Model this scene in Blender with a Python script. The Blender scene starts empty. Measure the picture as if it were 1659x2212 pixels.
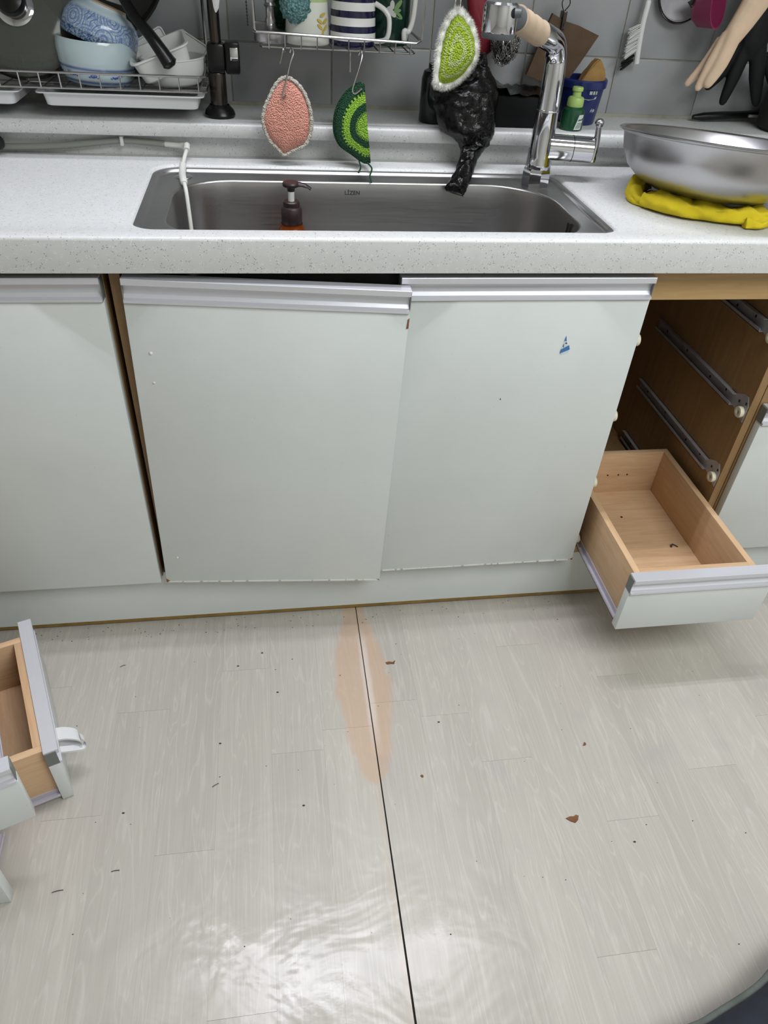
import bpy, bmesh, math, random
from mathutils import Matrix, Vector, noise as mnoise
R = math.radians
random.seed(7)
S = bpy.context.scene
C = S.collection
# ------------------------------------------------------------------ camera, light, exposure
cd = bpy.data.cameras.new('camera'); cam = bpy.data.objects.new('camera', cd); C.objects.link(cam)
_yaw, _pit, _rol = 0.1814, 0.6900, 0.0691
fw = Vector((math.sin(_yaw)*math.cos(_pit), math.cos(_yaw)*math.cos(_pit), -math.sin(_pit)))
rt = Vector((math.cos(_yaw), -math.sin(_yaw), 0)); up = rt.cross(fw)
r2 = rt*math.cos(_rol)+up*math.sin(_rol); u2 = -rt*math.sin(_rol)+up*math.cos(_rol)
M = Matrix((r2, u2, -fw)).transposed().to_4x4(); M.translation = (0.2485, -1.1001, 1.2148)
cam.matrix_world = M
cd.sensor_fit = 'HORIZONTAL'; cd.sensor_width = 36; cd.lens = 1546.08/1659*36; cd.clip_start = .02
S.camera = cam
S.view_settings.view_transform = 'Standard'; S.view_settings.look = 'None'
S.view_settings.gamma = 1; S.view_settings.use_curve_mapping = False
S.view_settings.exposure = 0.36
W = bpy.data.worlds.new('world'); S.world = W; W.use_nodes = True
W.node_tree.nodes['Background'].inputs[0].default_value = (.75, .80, .85, 1)
W.node_tree.nodes['Background'].inputs[1].default_value = .05
def area(name, loc, rot, sx, sy, power, col):
    l = bpy.data.lights.new(name, 'AREA'); l.shape = 'RECTANGLE'; l.size = sx; l.size_y = sy
    l.energy = power; l.color = col
    o = bpy.data.objects.new(name, l); C.objects.link(o); o.location = loc; o.rotation_euler = rot
    return o
for _y in (-.052, .010):                                                               # twin tube lamp over the worktop edge
    area('tube_light', (.42, _y, 2.205), (0, 0, 0), 1.24, .022, 7.9, (.955, .955, 1.05))
area('room_panel_light', (1.35, -1.45, 2.245), (0, 0, 0), 1.5, 1.0, 35, (.96, 1.0, 1.0))     # ceiling panel of the room behind

# ------------------------------------------------------------------ helpers
def lin(c):
    if isinstance(c, str):
        c = [int(c[i:i+2], 16)/255 for i in (0, 2, 4)]
        c = [(x/12.92 if x <= .04045 else ((x+.055)/1.055)**2.4) for x in c]
    return (c[0], c[1], c[2], 1)
class NT:
    def __init__(s, name):
        s.m = bpy.data.materials.new(name); s.m.use_nodes = True; s.t = s.m.node_tree
        s.b = s.t.nodes['Principled BSDF']
    def n(s, typ, **k):
        nd = s.t.nodes.new(typ)
        for a, v in k.items():
            if a in nd.inputs.keys(): s.put(nd, a, v)
            else: setattr(nd, a, v)
        return nd
    def put(s, nd, key, v):
        i = nd.inputs[key]
        if hasattr(v, 'is_output') or isinstance(v, bpy.types.NodeSocket): s.t.links.new(v, i)
        else: i.default_value = v
    def math(s, op, a, b=None, c=None, clamp=False):
        nd = s.t.nodes.new('ShaderNodeMath'); nd.operation = op; nd.use_clamp = clamp
        for i, v in enumerate((a, b, c)):
            if v is None: continue
            if isinstance(v, bpy.types.NodeSocket): s.t.links.new(v, nd.inputs[i])
            else: nd.inputs[i].default_value = v
        return nd.outputs[0]
    def mix(s, f, a, b, blend='MIX'):
        nd = s.t.nodes.new('ShaderNodeMix'); nd.data_type = 'RGBA'; nd.blend_type = blend
        for key, v in ((0, f), (6, a), (7, b)):
            if isinstance(v, bpy.types.NodeSocket): s.t.links.new(v, nd.inputs[key])
            elif key == 0: nd.inputs[0].default_value = v
            else: nd.inputs[key].default_value = lin(v)
        return nd.outputs[2]
    def ramp(s, f, stops, interp='LINEAR'):
        nd = s.t.nodes.new('ShaderNodeValToRGB'); cr = nd.color_ramp; cr.interpolation = interp
        while len(cr.elements) < len(stops): cr.elements.new(.5)
        for e, (p, c) in zip(cr.elements, stops):
            e.position = p; e.color = (c, c, c, 1) if isinstance(c, (int, float)) else lin(c)
        s.t.links.new(f, nd.inputs[0]); return nd.outputs[0]
    def coord(s, kind='Object', scale=(1, 1, 1)):
        if kind == 'World': o = s.n('ShaderNodeNewGeometry').outputs['Position']
        else: o = s.n('ShaderNodeTexCoord').outputs[kind]
        mp = s.n('ShaderNodeMapping'); s.t.links.new(o, mp.inputs[0]); mp.inputs['Scale'].default_value = scale
        return mp.outputs[0]
    def noise(s, vec, scale, detail=2, rough=.5, dist=0):
        nd = s.n('ShaderNodeTexNoise'); s.t.links.new(vec, nd.inputs['Vector'])
        nd.inputs['Scale'].default_value = scale; nd.inputs['Detail'].default_value = detail
        nd.inputs['Roughness'].default_value = rough; nd.inputs['Distortion'].default_value = dist
        return nd.outputs[0]
    def voro(s, vec, scale, feature='F1', out=0):
        nd = s.n('ShaderNodeTexVoronoi'); nd.feature = feature; s.t.links.new(vec, nd.inputs['Vector'])
        nd.inputs['Scale'].default_value = scale; return nd.outputs[out]
    def bump(s, h, strength=.3, dist=.001):
        nd = s.n('ShaderNodeBump'); nd.inputs['Strength'].default_value = strength; nd.inputs['Distance'].default_value = dist
        s.t.links.new(h, nd.inputs['Height']); s.t.links.new(nd.outputs[0], s.b.inputs['Normal'])
    def base(s, v): s.put(s.b, 'Base Color', v if isinstance(v, bpy.types.NodeSocket) else lin(v))
    def set(s, **k):
        for a, v in k.items(): s.put(s.b, a.replace('_', ' '), v)
def simple(name, col, rough=.5, metal=0, var=.0, bump=0, bscale=300, **k):
    t = NT(name); t.set(Roughness=rough, Metallic=metal, **k)
    v = t.coord()
    if var:
        f = t.ramp(t.noise(v, 40, 3), [(.3, 0.), (.7, 1.)])
        a = lin(col); b = tuple(x*(1-var) for x in a[:3])
        t.base(t.mix(f, a[:3] if not isinstance(col, str) else col, b))
    else: t.base(col)
    if bump: t.bump(t.noise(v, bscale, 2), bump, .0008)
    return t.m
MAT = {}
def build_mats():
    m = MAT
    # solid-surface worktop with speckles
    t = NT('worktop_stone'); v = t.coord('World')
    sp = t.ramp(t.voro(v, 330), [(.22, 1.), (.34, 0.)]); gate = t.ramp(t.noise(v, 160, 1), [(.54, 0.), (.60, 1.)])
    sp2 = t.ramp(t.voro(t.coord('World', (1.3, 1.1, 1.2)), 380), [(.22, 1.), (.34, 0.)])
    gate2 = t.ramp(t.noise(v, 140, 1), [(.56, 0.), (.61, 1.)])
    base = t.mix(t.noise(v, 60, 3), 'bfc1bf', 'cacbcb')
    base = t.mix(t.math('MULTIPLY', sp, gate), base, '868a8b')
    base = t.mix(t.math('MULTIPLY', sp2, gate2), base, 'e2e4e4')
    t.base(base); t.set(Roughness=.38); m['stone'] = t.m
    # laminated door
    t = NT('door_laminate'); v = t.coord()
    f = t.ramp(t.noise(v, 6, 4, .6), [(.3, 0.), (.75, 1.)])
    base = t.mix(f, 'ced3d2', 'c8cdcc')
    spk = t.ramp(t.noise(v, 130, 2), [(.74, 0.), (.78, 1.)])
    t.base(t.mix(t.math('MULTIPLY', spk, .35), base, '8b8a82')); t.set(Roughness=.34); t.bump(t.noise(v, 90, 2), .04, .001)
    m['laminate'] = t.m
    t = NT('aluminium_trim'); v = t.coord('Object', (2, 200, 200))
    t.base(t.mix(t.noise(v, 3, 2), 'cecfd6', 'd8d9e0')); t.set(Metallic=.35, Roughness=.30); m['alu'] = t.m
    m['cap'] = simple('grey_end_cap', '6c706e', .45)
    # beech print board
    def wood(name, a, b, sc, axis, rough=.5):
        t = NT(name); v = t.coord('Object', sc)
        g = t.noise(v, 14, 4, .6, .6); g2 = t.noise(v, 50, 2)
        base = t.mix(t.ramp(g, [(.3, 0.), (.7, 1.)]), a, b)
        base = t.mix(t.math('MULTIPLY', g2, .25), base, tuple(x*.72 for x in lin(b)[:3]))
        t.base(base); t.set(Roughness=rough); return t.m
    m['beech_y'] = wood('beech_board', 'd2b28f', 'c29f7a', (8, .7, 8), 1)
    m['beech_x'] = wood('beech_board_cross', 'd0af8c', 'c09c77', (.7, 8, 8), 0)
    m['carcass'] = wood('carcass_board', '9c7d55', '896a47', (6, 6, .5), 2)
    m['rawmdf'] = simple('raw_fibreboard', '8f7238', .8, var=.3)
    m['rail_wood'] = wood('front_rail_wood', 'b5976a', 'a88758', (.6, 5, 7), 0)
    m['railwhite'] = simple('painted_steel_slide', 'c3bfca', .4, .2)
    m['railgrey'] = simple('zinc_slide', 'a9a7ac', .42, .25, var=.2)
    m['roller'] = simple('cream_nylon', 'd8d2bb', .5)
    m['hole'] = simple('dark_hole', '1a130d', .8)
    m['chipwood'] = simple('chipped_fibreboard', '8a5a3a', .8, var=.3)
    # glazed wall tile
    t = NT('wall_tile_glaze'); v = t.coord('World'); oi = t.n('ShaderNodeObjectInfo').outputs['Random']
    base = t.mix(t.noise(v, 7, 3), '9d9fa0', '93959a'); base = t.mix(t.math('MULTIPLY', oi, .5), base, '8d8f90')
    t.base(base); t.set(Roughness=.24); t.bump(t.noise(v, 18, 2), .10, .002); m['tile'] = t.m
    m['grout'] = simple('cream_grout', '9b998c', .9, var=.25)
    # floor print
    t = NT('pale_oak_vinyl'); oi = t.n('ShaderNodeObjectInfo').outputs['Random']
    p = t.n('ShaderNodeNewGeometry').outputs['Position']; sep = t.n('ShaderNodeSeparateXYZ'); t.t.links.new(p, sep.inputs[0])
    X, Y = sep.outputs[0], sep.outputs[1]
    cmb = t.n('ShaderNodeCombineXYZ'); t.t.links.new(X, cmb.inputs[0]); t.t.links.new(Y, cmb.inputs[1])
    t.t.links.new(t.math('MULTIPLY', oi, 37.), cmb.inputs[2])
    mp = t.n('ShaderNodeMapping'); t.t.links.new(cmb.outputs[0], mp.inputs[0]); mp.inputs['Scale'].default_value = (1, .10, 1)
    g1 = t.noise(mp.outputs[0], 26, 2, .5, .7)            # cathedral figure
    rings = t.math('PINGPONG', t.math('MULTIPLY', g1, 9.), .5)
    fig = t.ramp(rings, [(.36, 0.), (.50, 1.)])
    mp2 = t.n('ShaderNodeMapping'); t.t.links.new(cmb.outputs[0], mp2.inputs[0]); mp2.inputs['Scale'].default_value = (1, .012, 1)
    fine = t.noise(mp2.outputs[0], 300, 3, .65)
    tone = t.noise(mp.outputs[0], 7, 2)
    base = t.mix(t.ramp(tone, [(.3, 0.), (.7, 1.)]), 'aca79f', 'b8b3ab')
    base = t.mix(t.math('MULTIPLY', oi, .35), base, 'a5a19a')
    base = t.mix(t.math('MULTIPLY', fig, .20), base, 'd6d2ca')
    base = t.mix(t.ramp(fine, [(.35, .22), (.6, 0.)]), base, '98938a')
    # tan water stain along the seam, with its own outline
    yn = t.math('MULTIPLY_ADD', Y, 1/.46, 1., True)          # 0 at y=-.46, 1 at y=0
    hw = t.ramp(yn, [(.0, 0.), (.07, .0), (.13, .026), (.30, .042), (.55, .060), (.75, .050), (.90, .034), (.96, .024)])
    wob = t.math('MULTIPLY_ADD', t.noise(p, 22, 2), .020, -.010)
    d = t.math('ABSOLUTE', t.math('ADD', t.math('SUBTRACT', X, .3945), wob))
    ms = t.n('ShaderNodeMapRange'); ms.interpolation_type = 'SMOOTHSTEP'
    t.t.links.new(t.math('SUBTRACT', hw, d), ms.inputs[0]); ms.inputs[1].default_value = -.007; ms.inputs[2].default_value = .010
    ms.inputs[3].default_value = 0; ms.inputs[4].default_value = .66
    base = t.mix(ms.outputs[0], base, 'bc9f86')
    ds = t.math('ABSOLUTE', t.math('ADD', t.math('SUBTRACT', X, .404), t.math('MULTIPLY', wob, .2)))
    wl = t.ramp(ds, [(.0, .9), (.006, .8), (.012, 0.)])
    wl = t.math('MULTIPLY', wl, t.ramp(yn, [(.2, 0.), (.4, .8), (.75, .8), (.9, 0.)]))
    base = t.mix(wl, base, 'cfc5be')
    sm = t.ramp(t.noise(p, 9, 2), [(.63, 0.), (.75, .22)])
    base = t.mix(sm, base, '9c99a0')
    t.base(base)
    gl = t.noise(p, 5, 3); t.set(Roughness=t.ramp(gl, [(.35, .15), (.65, .27)]), Specular_IOR_Level=.30)
    wave = t.noise(p, 5.5, 3, .55, 1.2); grit = t.noise(p, 45, 3, .6)
    t.bump(t.math('ADD', wave, t.math('MULTIPLY', grit, .06)), .15, .02)
    t.b.inputs['Coat Weight'].default_value = .0
    m['floor'] = t.m
    m['seamdark'] = simple('seam_dirt', '2a2118', .9, var=.4)
    m['wallpaint'] = simple('room_wall_paint', 'd8d6cf', .8)
    m['ceil'] = simple('ceiling_paint', 'e6e6e2', .8)
    # metals
    t = NT('brushed_stainless'); v = t.coord('World', (1.5, 60, 60))
    t.base('a8a7a6'); t.set(Metallic=1., Roughness=t.ramp(t.noise(v, 8, 2), [(.3, .30), (.7, .36)])); t.bump(t.noise(v, 12, 2), .01, .0004)
    m['steel'] = t.m
    m['bowlsteel'] = simple('polished_bowl_steel', 'adacad', .31, 1., bump=.03, bscale=60)
    m['chrome'] = simple('chrome', 'c6c7cb', .07, 1.)
    m['wire'] = simple('wire_steel', 'a9a7a6', .25, 1.)
    m['darkchrome'] = simple('tarnished_chrome', '46423f', .22, .9)
    m['blackplastic'] = simple('black_plastic', '0d0d0e', .28, Specular_IOR_Level=.35)
    m['blackmatt'] = simple('black_matt_coating', '15140f', .55)
    m['logo'] = simple('etched_mark', '2b2b2d', .5)
    m['bandage'] = simple('beige_wrap_tape', 'b5a18a', .85, bump=.4, bscale=120)
    m['greyplastic'] = simple('grey_rubber', '55595c', .45)
    m['traywhite'] = simple('frosted_plastic', 'c9cacb', .35, Alpha=1.)
    # ceramics
    m['celadon'] = simple('pale_blue_glaze', 'b8c9cf', .12)
    t = NT('blue_flower_bowl_glaze'); v = t.coord(); sz = t.n('ShaderNodeSeparateXYZ'); t.t.links.new(v, sz.inputs[0]); Z = sz.outputs[2]
    l1 = t.ramp(t.math('ABSOLUTE', t.math('SUBTRACT', Z, .026)), [(.0, 1.), (.0009, 1.), (.0014, 0.)])
    l2 = t.ramp(t.math('ABSOLUTE', t.math('SUBTRACT', Z, .006)), [(.0, 1.), (.0009, 1.), (.0014, 0.)])
    fl = t.ramp(t.voro(v, 38), [(.28, 1.), (.36, 0.)]); fm = t.ramp(t.math('ABSOLUTE', t.math('SUBTRACT', Z, .0155)), [(.003, 1.), (.006, 0.)])
    k = t.math('MAXIMUM', t.math('MAXIMUM', l1, l2), t.math('MULTIPLY', t.math('MULTIPLY', fl, fm), t.ramp(t.noise(v, 250, 1), [(.4, 0.), (.5, 1.)])))
    t.base(t.mix(k, 'b9cad0', '4a5f98')); t.set(Roughness=.12); m['bowl_low'] = t.m
    t = NT('blue_medallion_bowl_glaze'); v = t.coord(); sz = t.n('ShaderNodeSeparateXYZ'); t.t.links.new(v, sz.inputs[0]); Z = sz.outputs[2]
    d1 = t.voro(v, 30); rng = t.ramp(t.math('PINGPONG', t.math('MULTIPLY', d1, 7.), .5), [(.30, 0.), (.42, 1.)])
    band = t.ramp(Z, [(.012, 0.), (.0135, 1.), (.043, 1.), (.0445, 0.)])
    rimb = t.ramp(Z, [(.0, 1.), (.0125, 1.), (.014, 0.)])
    scr = t.ramp(t.noise(v, 230, 2, .6, 1.5), [(.42, 0.), (.55, 1.)])
    base = t.mix(t.math('MULTIPLY', band, t.math('MULTIPLY_ADD', t.math('MAXIMUM', rng, t.math('MULTIPLY', scr, .7)), .75, .15)), 'bfd0da', '4b68a4')
    base = t.mix(t.math('MULTIPLY', rimb, t.math('MULTIPLY_ADD', scr, .5, .5)), base, '32507f')
    t.base(base); t.set(Roughness=.14); m['bowl_top'] = t.m
    t = NT('navy_stripe_glaze'); v = t.coord(); sz = t.n('ShaderNodeSeparateXYZ'); t.t.links.new(v, sz.inputs[0])
    fr = t.math('FRACT', t.math('DIVIDE', sz.outputs[2], .0218))
    t.base(t.mix(t.math('LESS_THAN', fr, .45), 'dcdcda', '14163a')); t.set(Roughness=.1); m['stripe'] = t.m
    m['white_glaze'] = simple('white_glaze', 'd9dad6', .12)
    m['green_glaze'] = simple('dark_green_glaze', '17332a', .15)
    t = NT('white_green_cup_glaze'); v = t.coord(); sz = t.n('ShaderNodeSeparateXYZ'); t.t.links.new(v, sz.inputs[0])
    t.base(t.mix(t.math('MULTIPLY', t.math('GREATER_THAN', sz.outputs[2], .062), t.math('GREATER_THAN', sz.outputs[0], .004)), 'd6d8d0', 'a9bd86')); t.set(Roughness=.12); m['cup'] = t.m
    m['leafyellow'] = simple('yellow_leaf_print', 'c0a94e', .3)
    m['petal'] = simple('white_petal_print', 'b9b9b6', .3); m['leafgreen'] = simple('green_leaf_print', '6e8d5c', .3)
    m['whiteplastic'] = simple('white_plastic', 'd4d6d4', .35)
    m['glass'] = simple('lid_glass', '8d9088', .12, Transmission_Weight=.75, IOR=1.3)
    # textiles
    def crochet(name, a, b, sc=420):
        t = NT(name); v = t.coord(); d = t.voro(v, sc)
        t.base(t.mix(t.ramp(d, [(.1, 0.), (.6, 1.)]), a, b)); t.set(Roughness=.95); t.bump(t.math('SUBTRACT', 1., d), .9, .004); return t.m
    m['pink'] = crochet('pink_yarn', 'f0b3a0', 'd28f7e'); m['offwhite'] = crochet('offwhite_yarn', 'dcd6ca', 'b9b3a8')
    m['lime'] = crochet('lime_yarn', 'a6d845', '7aa830'); m['dgreen'] = crochet('dark_green_yarn', '12532f', '0a3820')
    m['limefuzz'] = crochet('lime_sparkle_yarn', 'b5cb3e', '93b02a', 350); m['palelime'] = crochet('pale_lime_yarn', 'c6d294', 'acbd72', 350)
    m['whitefuzz'] = crochet('white_fluffy_yarn', 'eff0ea', 'd2d5cc', 350)
    m['fuzzwhite'] = simple('white_fluff', 'f4f4ee', .95)
    m['blueink'] = simple('cobalt_flower_print', '3d4f95', .2)
    m['teal'] = crochet('teal_mesh_yarn', '7fa8a6', '567f80', 260)
    t = NT('black_bag_film'); v = t.coord(); t.base('050506'); t.set(Roughness=.24, Specular_IOR_Level=.32)
    t.bump(t.noise(v, 60, 3, .6, 1.5), .35, .006); m['bag'] = t.m
    m['yellow'] = simple('yellow_microfibre', 'd6c01c', .9, var=.12, bump=.5, bscale=500)
    m['red'] = simple('dark_red_rubber', '7c1426', .6, bump=.3, bscale=60)
    m['wool'] = simple('steel_wool_wire', '9a9998', .25, 1.)
    m['padbrown'] = simple('brown_scouring_pad', '5e4a3a', .95, var=.25, bump=.6, bscale=300)
    m['tubblue'] = simple('blue_plastic', '18255c', .3); m['printgrey'] = simple('grey_print', 'a9aca6', .5)
    m['sponge'] = simple('tan_sponge', 'a98450', .95, var=.3, bump=.8, bscale=260)
    m['botgreen'] = simple('green_plastic_bottle', '14432a', .25); m['capgreen'] = simple('lime_plastic_cap', 'a5c26f', .4)
    m['paper'] = simple('white_paper_label', 'c3cac8', .6); m['ink'] = simple('dark_ink', '2b3436', .7)
    m['darkbottle'] = simple('dark_green_bottle_glass', '141f1b', .12)
    m['pinkplastic'] = simple('pink_plastic', '8d2f56', .35)
    m['glove'] = simple('beige_rubber', 'd2b79c', .6, var=.1); m['gloveblack'] = simple('black_rubber', '0b0c0e', .6, Specular_IOR_Level=.2)
    m['darkgreen_rubber'] = simple('dark_teal_rubber', '1b2a2a', .55)
    m['amber'] = simple('amber_plastic', '8a3d08', .12, Transmission_Weight=.55, IOR=1.3); m['brownplastic'] = simple('dark_brown_plastic', '2a1c1e', .4)
    m['hosewhite'] = simple('white_hose', 'c9cac4', .5); m['cablegrey'] = simple('grey_green_tube', '7e827a', .35)
    m['blue'] = simple('blue_print', '3f74ab', .5); m['pale'] = simple('pale_print', 'c5d3de', .5)
    m['clothwhite'] = simple('white_strap_fabric', 'd0d1d2', .8, bump=.3, bscale=400)
    m['navy'] = simple('navy_fabric', '1c212b', .9, var=.2, bump=.4, bscale=500); m['piping'] = simple('grey_green_piping', '646b66', .8, var=.3, bump=.4, bscale=300)
    m['chipA'] = simple('brown_flake', '7a5234', .9, var=.4); m['dust'] = simple('dark_dust', '3b342b', .9)
    m['lamp'] = simple('lamp_housing', 'e4e6e6', .5)
    m['clear'] = simple('clear_spill', 'c6c2b8', .2)
build_mats()

OFF = {}
def V(*a): return Vector(a)
class B:
    def __init__(s): s.bm = bmesh.new()
    def box(s, x0, x1, y0, y1, z0, z1, bev=0, mi=0, M=None):
        r = bmesh.ops.create_cube(s.bm, size=1)['verts']
        bmesh.ops.transform(s.bm, matrix=Matrix.Translation(((x0+x1)/2, (y0+y1)/2, (z0+z1)/2)) @ Matrix.Diagonal((x1-x0, y1-y0, z1-z0, 1)), verts=r)
        fs = {f for v in r for f in v.link_faces}
        for f in fs: f.material_index = mi
        if bev:
            es = list({e for v in r for e in v.link_edges})
            q = bmesh.ops.bevel(s.bm, geom=es, offset=bev, segments=2, profile=.5, affect='EDGES')
            r = list({v for f in q['faces'] for v in f.verts} | {v for v in r if v.is_valid})
        if M is not None: bmesh.ops.transform(s.bm, matrix=M, verts=r)
        return s
    def prism(s, prof, x0, x1, mi=0):      # profile in (y,z) extruded along x
        a = [s.bm.verts.new((x0, y, z)) for y, z in prof]; b = [s.bm.verts.new((x1, y, z)) for y, z in prof]; n = len(prof)
        fs = [s.bm.faces.new((a[i], a[(i+1) % n], b[(i+1) % n], b[i])) for i in range(n)]
        fs += [s.bm.faces.new(a[::-1]), s.bm.faces.new(b)]
        for f in fs: f.material_index = mi
        return s
    def slab(s, outline, y0, y1, mi=0):    # outline in (x,z) extruded along y
        a = [s.bm.verts.new((x, y0, z)) for x, z in outline]; b = [s.bm.verts.new((x, y1, z)) for x, z in outline]; n = len(outline)
        for i in range(n): s.bm.faces.new((a[i], b[i], b[(i+1) % n], a[(i+1) % n])).material_index = mi
        s.bm.faces.new(a).material_index = mi; s.bm.faces.new(b[::-1]).material_index = mi
        return s
    def tube(s, pts, r, seg=8, closed=False, mi=0, flat=1., up=None):
        pts = [Vector(p) for p in pts]; n = len(pts); rr = r if isinstance(r, (list, tuple)) else [r]*n
        rings = []; prev = None
        for i, p in enumerate(pts):
            if closed: d = pts[(i+1) % n]-pts[i-1]
            else: d = pts[min(i+1, n-1)]-pts[max(i-1, 0)]
            d.normalize()
            if prev is None:
                u = Vector(up) if up else (Vector((0, 0, 1)) if abs(d.z) < .9 else Vector((0, 1, 0)))
            else: u = prev
            u = u-d*u.dot(d); u.normalize(); prev = u; w = d.cross(u)
            rings.append([s.bm.verts.new(p+(u*math.cos(2*math.pi*k/seg)*flat+w*math.sin(2*math.pi*k/seg))*rr[i]) for k in range(seg)])
        for i in range(n if closed else n-1):
            a, b = rings[i], rings[(i+1) % n]
            for k in range(seg): s.bm.faces.new((a[k], a[(k+1) % seg], b[(k+1) % seg], b[k])).material_index = mi
        if not closed:
            s.bm.faces.new(rings[0][::-1]).material_index = mi; s.bm.faces.new(rings[-1]).material_index = mi
        return s
    def lathe(s, prof, M=None, seg=32, mi=0, sx=1, sy=1):
        M = M or Matrix(); rings = []
        for r, z in prof:
            if r < 1e-6: rings.append([s.bm.verts.new(M @ Vector((0, 0, z)))])
            else: rings.append([s.bm.verts.new(M @ Vector((r*sx*math.cos(2*math.pi*k/seg), r*sy*math.sin(2*math.pi*k/seg), z))) for k in range(seg)])
        for i in range(len(rings)-1):
            a, b = rings[i], rings[i+1]
            if len(a) == 1 and len(b) == 1: continue
            for k in range(seg):
                j = (k+1) % seg
                q = [a[0] if len(a) == 1 else a[k]]
                if len(a) > 1: q.append(a[j])
                q.append(b[0] if len(b) == 1 else b[j])
                if len(b) > 1: q.append(b[k])
                s.bm.faces.new(q).material_index = mi
        return s
    def loops(s, ls, close=True, cap_last=False, cap_first=False, mi=0):
        vs = [[s.bm.verts.new(p) for p in l] for l in ls]; n = len(vs[0])
        for a, b in zip(vs, vs[1:]):
            for k in range(n if close else n-1): s.bm.faces.new((a[k], a[(k+1) % n], b[(k+1) % n], b[k])).material_index = mi
        if cap_last: s.bm.faces.new(vs[-1])
        if cap_first: s.bm.faces.new(vs[0][::-1])
        return s
def catmull(pts, n, closed=False):
    P = [Vector(p) for p in pts]; out = []; m = len(P); segs = m if closed else m-1
    for i in range(segs):
        g = (lambda k: P[k % m]) if closed else (lambda k: P[min(max(k, 0), m-1)])
        p0, p1, p2, p3 = g(i-1), g(i), g(i+1), g(i+2)
        for j in range(n):
            t = j/n
            out.append(.5*((2*p1)+(p2-p0)*t+(2*p0-5*p1+4*p2-p3)*t*t+(3*p1-p0-3*p2+p3)*t**3))
    if not closed: out.append(P[-1])
    return out
def obj(name, b, mat, parent=None, loc=None, rot=None, ang=35, smooth=True):
    me = bpy.data.meshes.new(name); bmesh.ops.recalc_face_normals(b.bm, faces=b.bm.faces); b.bm.to_mesh(me); b.bm.free()
    for x in (mat if isinstance(mat, (list, tuple)) else [mat]): me.materials.append(MAT[x])
    if smooth:
        me.shade_smooth(); me.set_sharp_from_angle(angle=R(ang))
    o = bpy.data.objects.new(name, me); C.objects.link(o)
    off = OFF.get(parent.name, Vector()) if parent else Vector()
    if parent: o.parent = parent
    if loc is None:
        if off.length: me.transform(Matrix.Translation(-off))
        OFF[o.name] = off
        if parent is None: pass
    else:
        o.location = Vector(loc)-off
        if rot: o.rotation_euler = rot
        OFF[o.name] = Vector()
    return o
def tag(o, label, cat, group=None):
    o['label'] = label; o['category'] = cat
    if group: o['group'] = group
    return o
def thing(name, label, cat, loc, rot=None, local=False, group=None):
    o = bpy.data.objects.new(name, None); C.objects.link(o); o.empty_display_size = .03; o.location = loc
    if rot: o.rotation_euler = rot
    OFF[o.name] = Vector() if (rot or local) else Vector(loc)
    return tag(o, label, cat, group)
def struct(o): o['kind'] = 'structure'; return o
def recenter(o):     # put the origin of a one-mesh thing at its base
    me = o.data; xs = [v.co for v in me.vertices]
    c = Vector((sum(v.x for v in xs)/len(xs), sum(v.y for v in xs)/len(xs), min(v.z for v in xs)))
    me.transform(Matrix.Translation(-c)); o.location = c; return o
def copy_tree(o, parent=None):
    c = o.copy(); C.objects.link(c); c.parent = parent
    for ch in list(o.children): copy_tree(ch, c)
    return c

# ------------------------------------------------------------------ room
YW = .567; ZC = .85; ZL = .911
RX0, RX1, RY0, RZ = -1.7, 2.6, -2.9, 2.3
fl = struct(obj('floor', B().box(RX0, RX1, RY0, YW+.1, -.05, -.004), 'seamdark'))
PW = .098; XS = .402
joint = {-5: -.223, -3: -.141, -2: -.343, -1: -.301, -4: -.511, -6: -.430, 0: -.249, 1: -.290, 3: -.130, 4: -.538, 6: -.457, 5: -.230, 2: -.40, 7: -.06, -7: -.15}
PL = .615
for k in range(-22, 23):
    xa = XS+k*PW+.00005; xb = XS+(k+1)*PW-.00005
    if k == -1: xb = XS-.0009
    if k == 0: xa = XS+.0009
    if xa < RX0 or xb > RX1: continue
    j0 = joint.get(k, -random.random()*PL)
    y = j0+PL*math.ceil((.66-j0)/PL)
    while y > RY0:
        ya, yb = max(y-PL, RY0)+.00016, min(y, YW+.1)-.00016
        if yb-ya > .01:
            b = B()
            z0, z1 = -.004, 0.
            w0 = .0010 if k in (-1, 0) else 0
            def seam(yy): return w0*max(0, min(1, (-yy-.2)/.6))     # the seam opens towards the room
            pa = [(xa+(seam(yb) if k == 0 else 0), yb), (xa+(seam(ya) if k == 0 else 0), ya), (xb-(seam(ya) if k == -1 else 0), ya), (xb-(seam(yb) if k == -1 else 0), yb)]
            lo = [V(x, yy, z0) for x, yy in pa]; hi = [V(x, yy, z1) for x, yy in pa]
            b.loops([lo, hi], cap_last=True)
            obj('plank', b, 'floor', fl, smooth=False)
        y -= PL
wb = struct(obj('wall_back', B().box(RX0, RX1, YW+.0022, YW+.1, 0, RZ), 'grout'))
tx = .187; ts = .1985; zrow = [.85, 1.0195, 1.2180, 1.4165]
tile_mesh = {}
for r_, (z0, z1) in enumerate(zip(zrow, zrow[1:])):
    for k in range(-6, 9):
        x0 = tx+k*ts
        key = r_
        if key not in tile_mesh:
            b = B().box(.0012, ts-.0012, 0, .008, .0012, z1-z0-.0012, .0012)
            o = obj('tile', b, 'tile', wb, loc=(x0, YW, z0)); tile_mesh[key] = o.data
        else:
            o = bpy.data.objects.new('tile', tile_mesh[key]); C.objects.link(o); o.parent = wb; o.location = (x0, YW, z0)
struct(obj('wall_left', B().box(RX0-.1, RX0, RY0, YW+.1, 0, RZ), 'wallpaint'))
struct(obj('wall_right', B().box(RX1, RX1+.1, RY0, YW+.1, 0, RZ), 'wallpaint'))
struct(obj('wall_front', B().box(RX0-.1, RX1+.1, RY0-.1, RY0, 0, RZ), 'wallpaint'))
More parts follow.
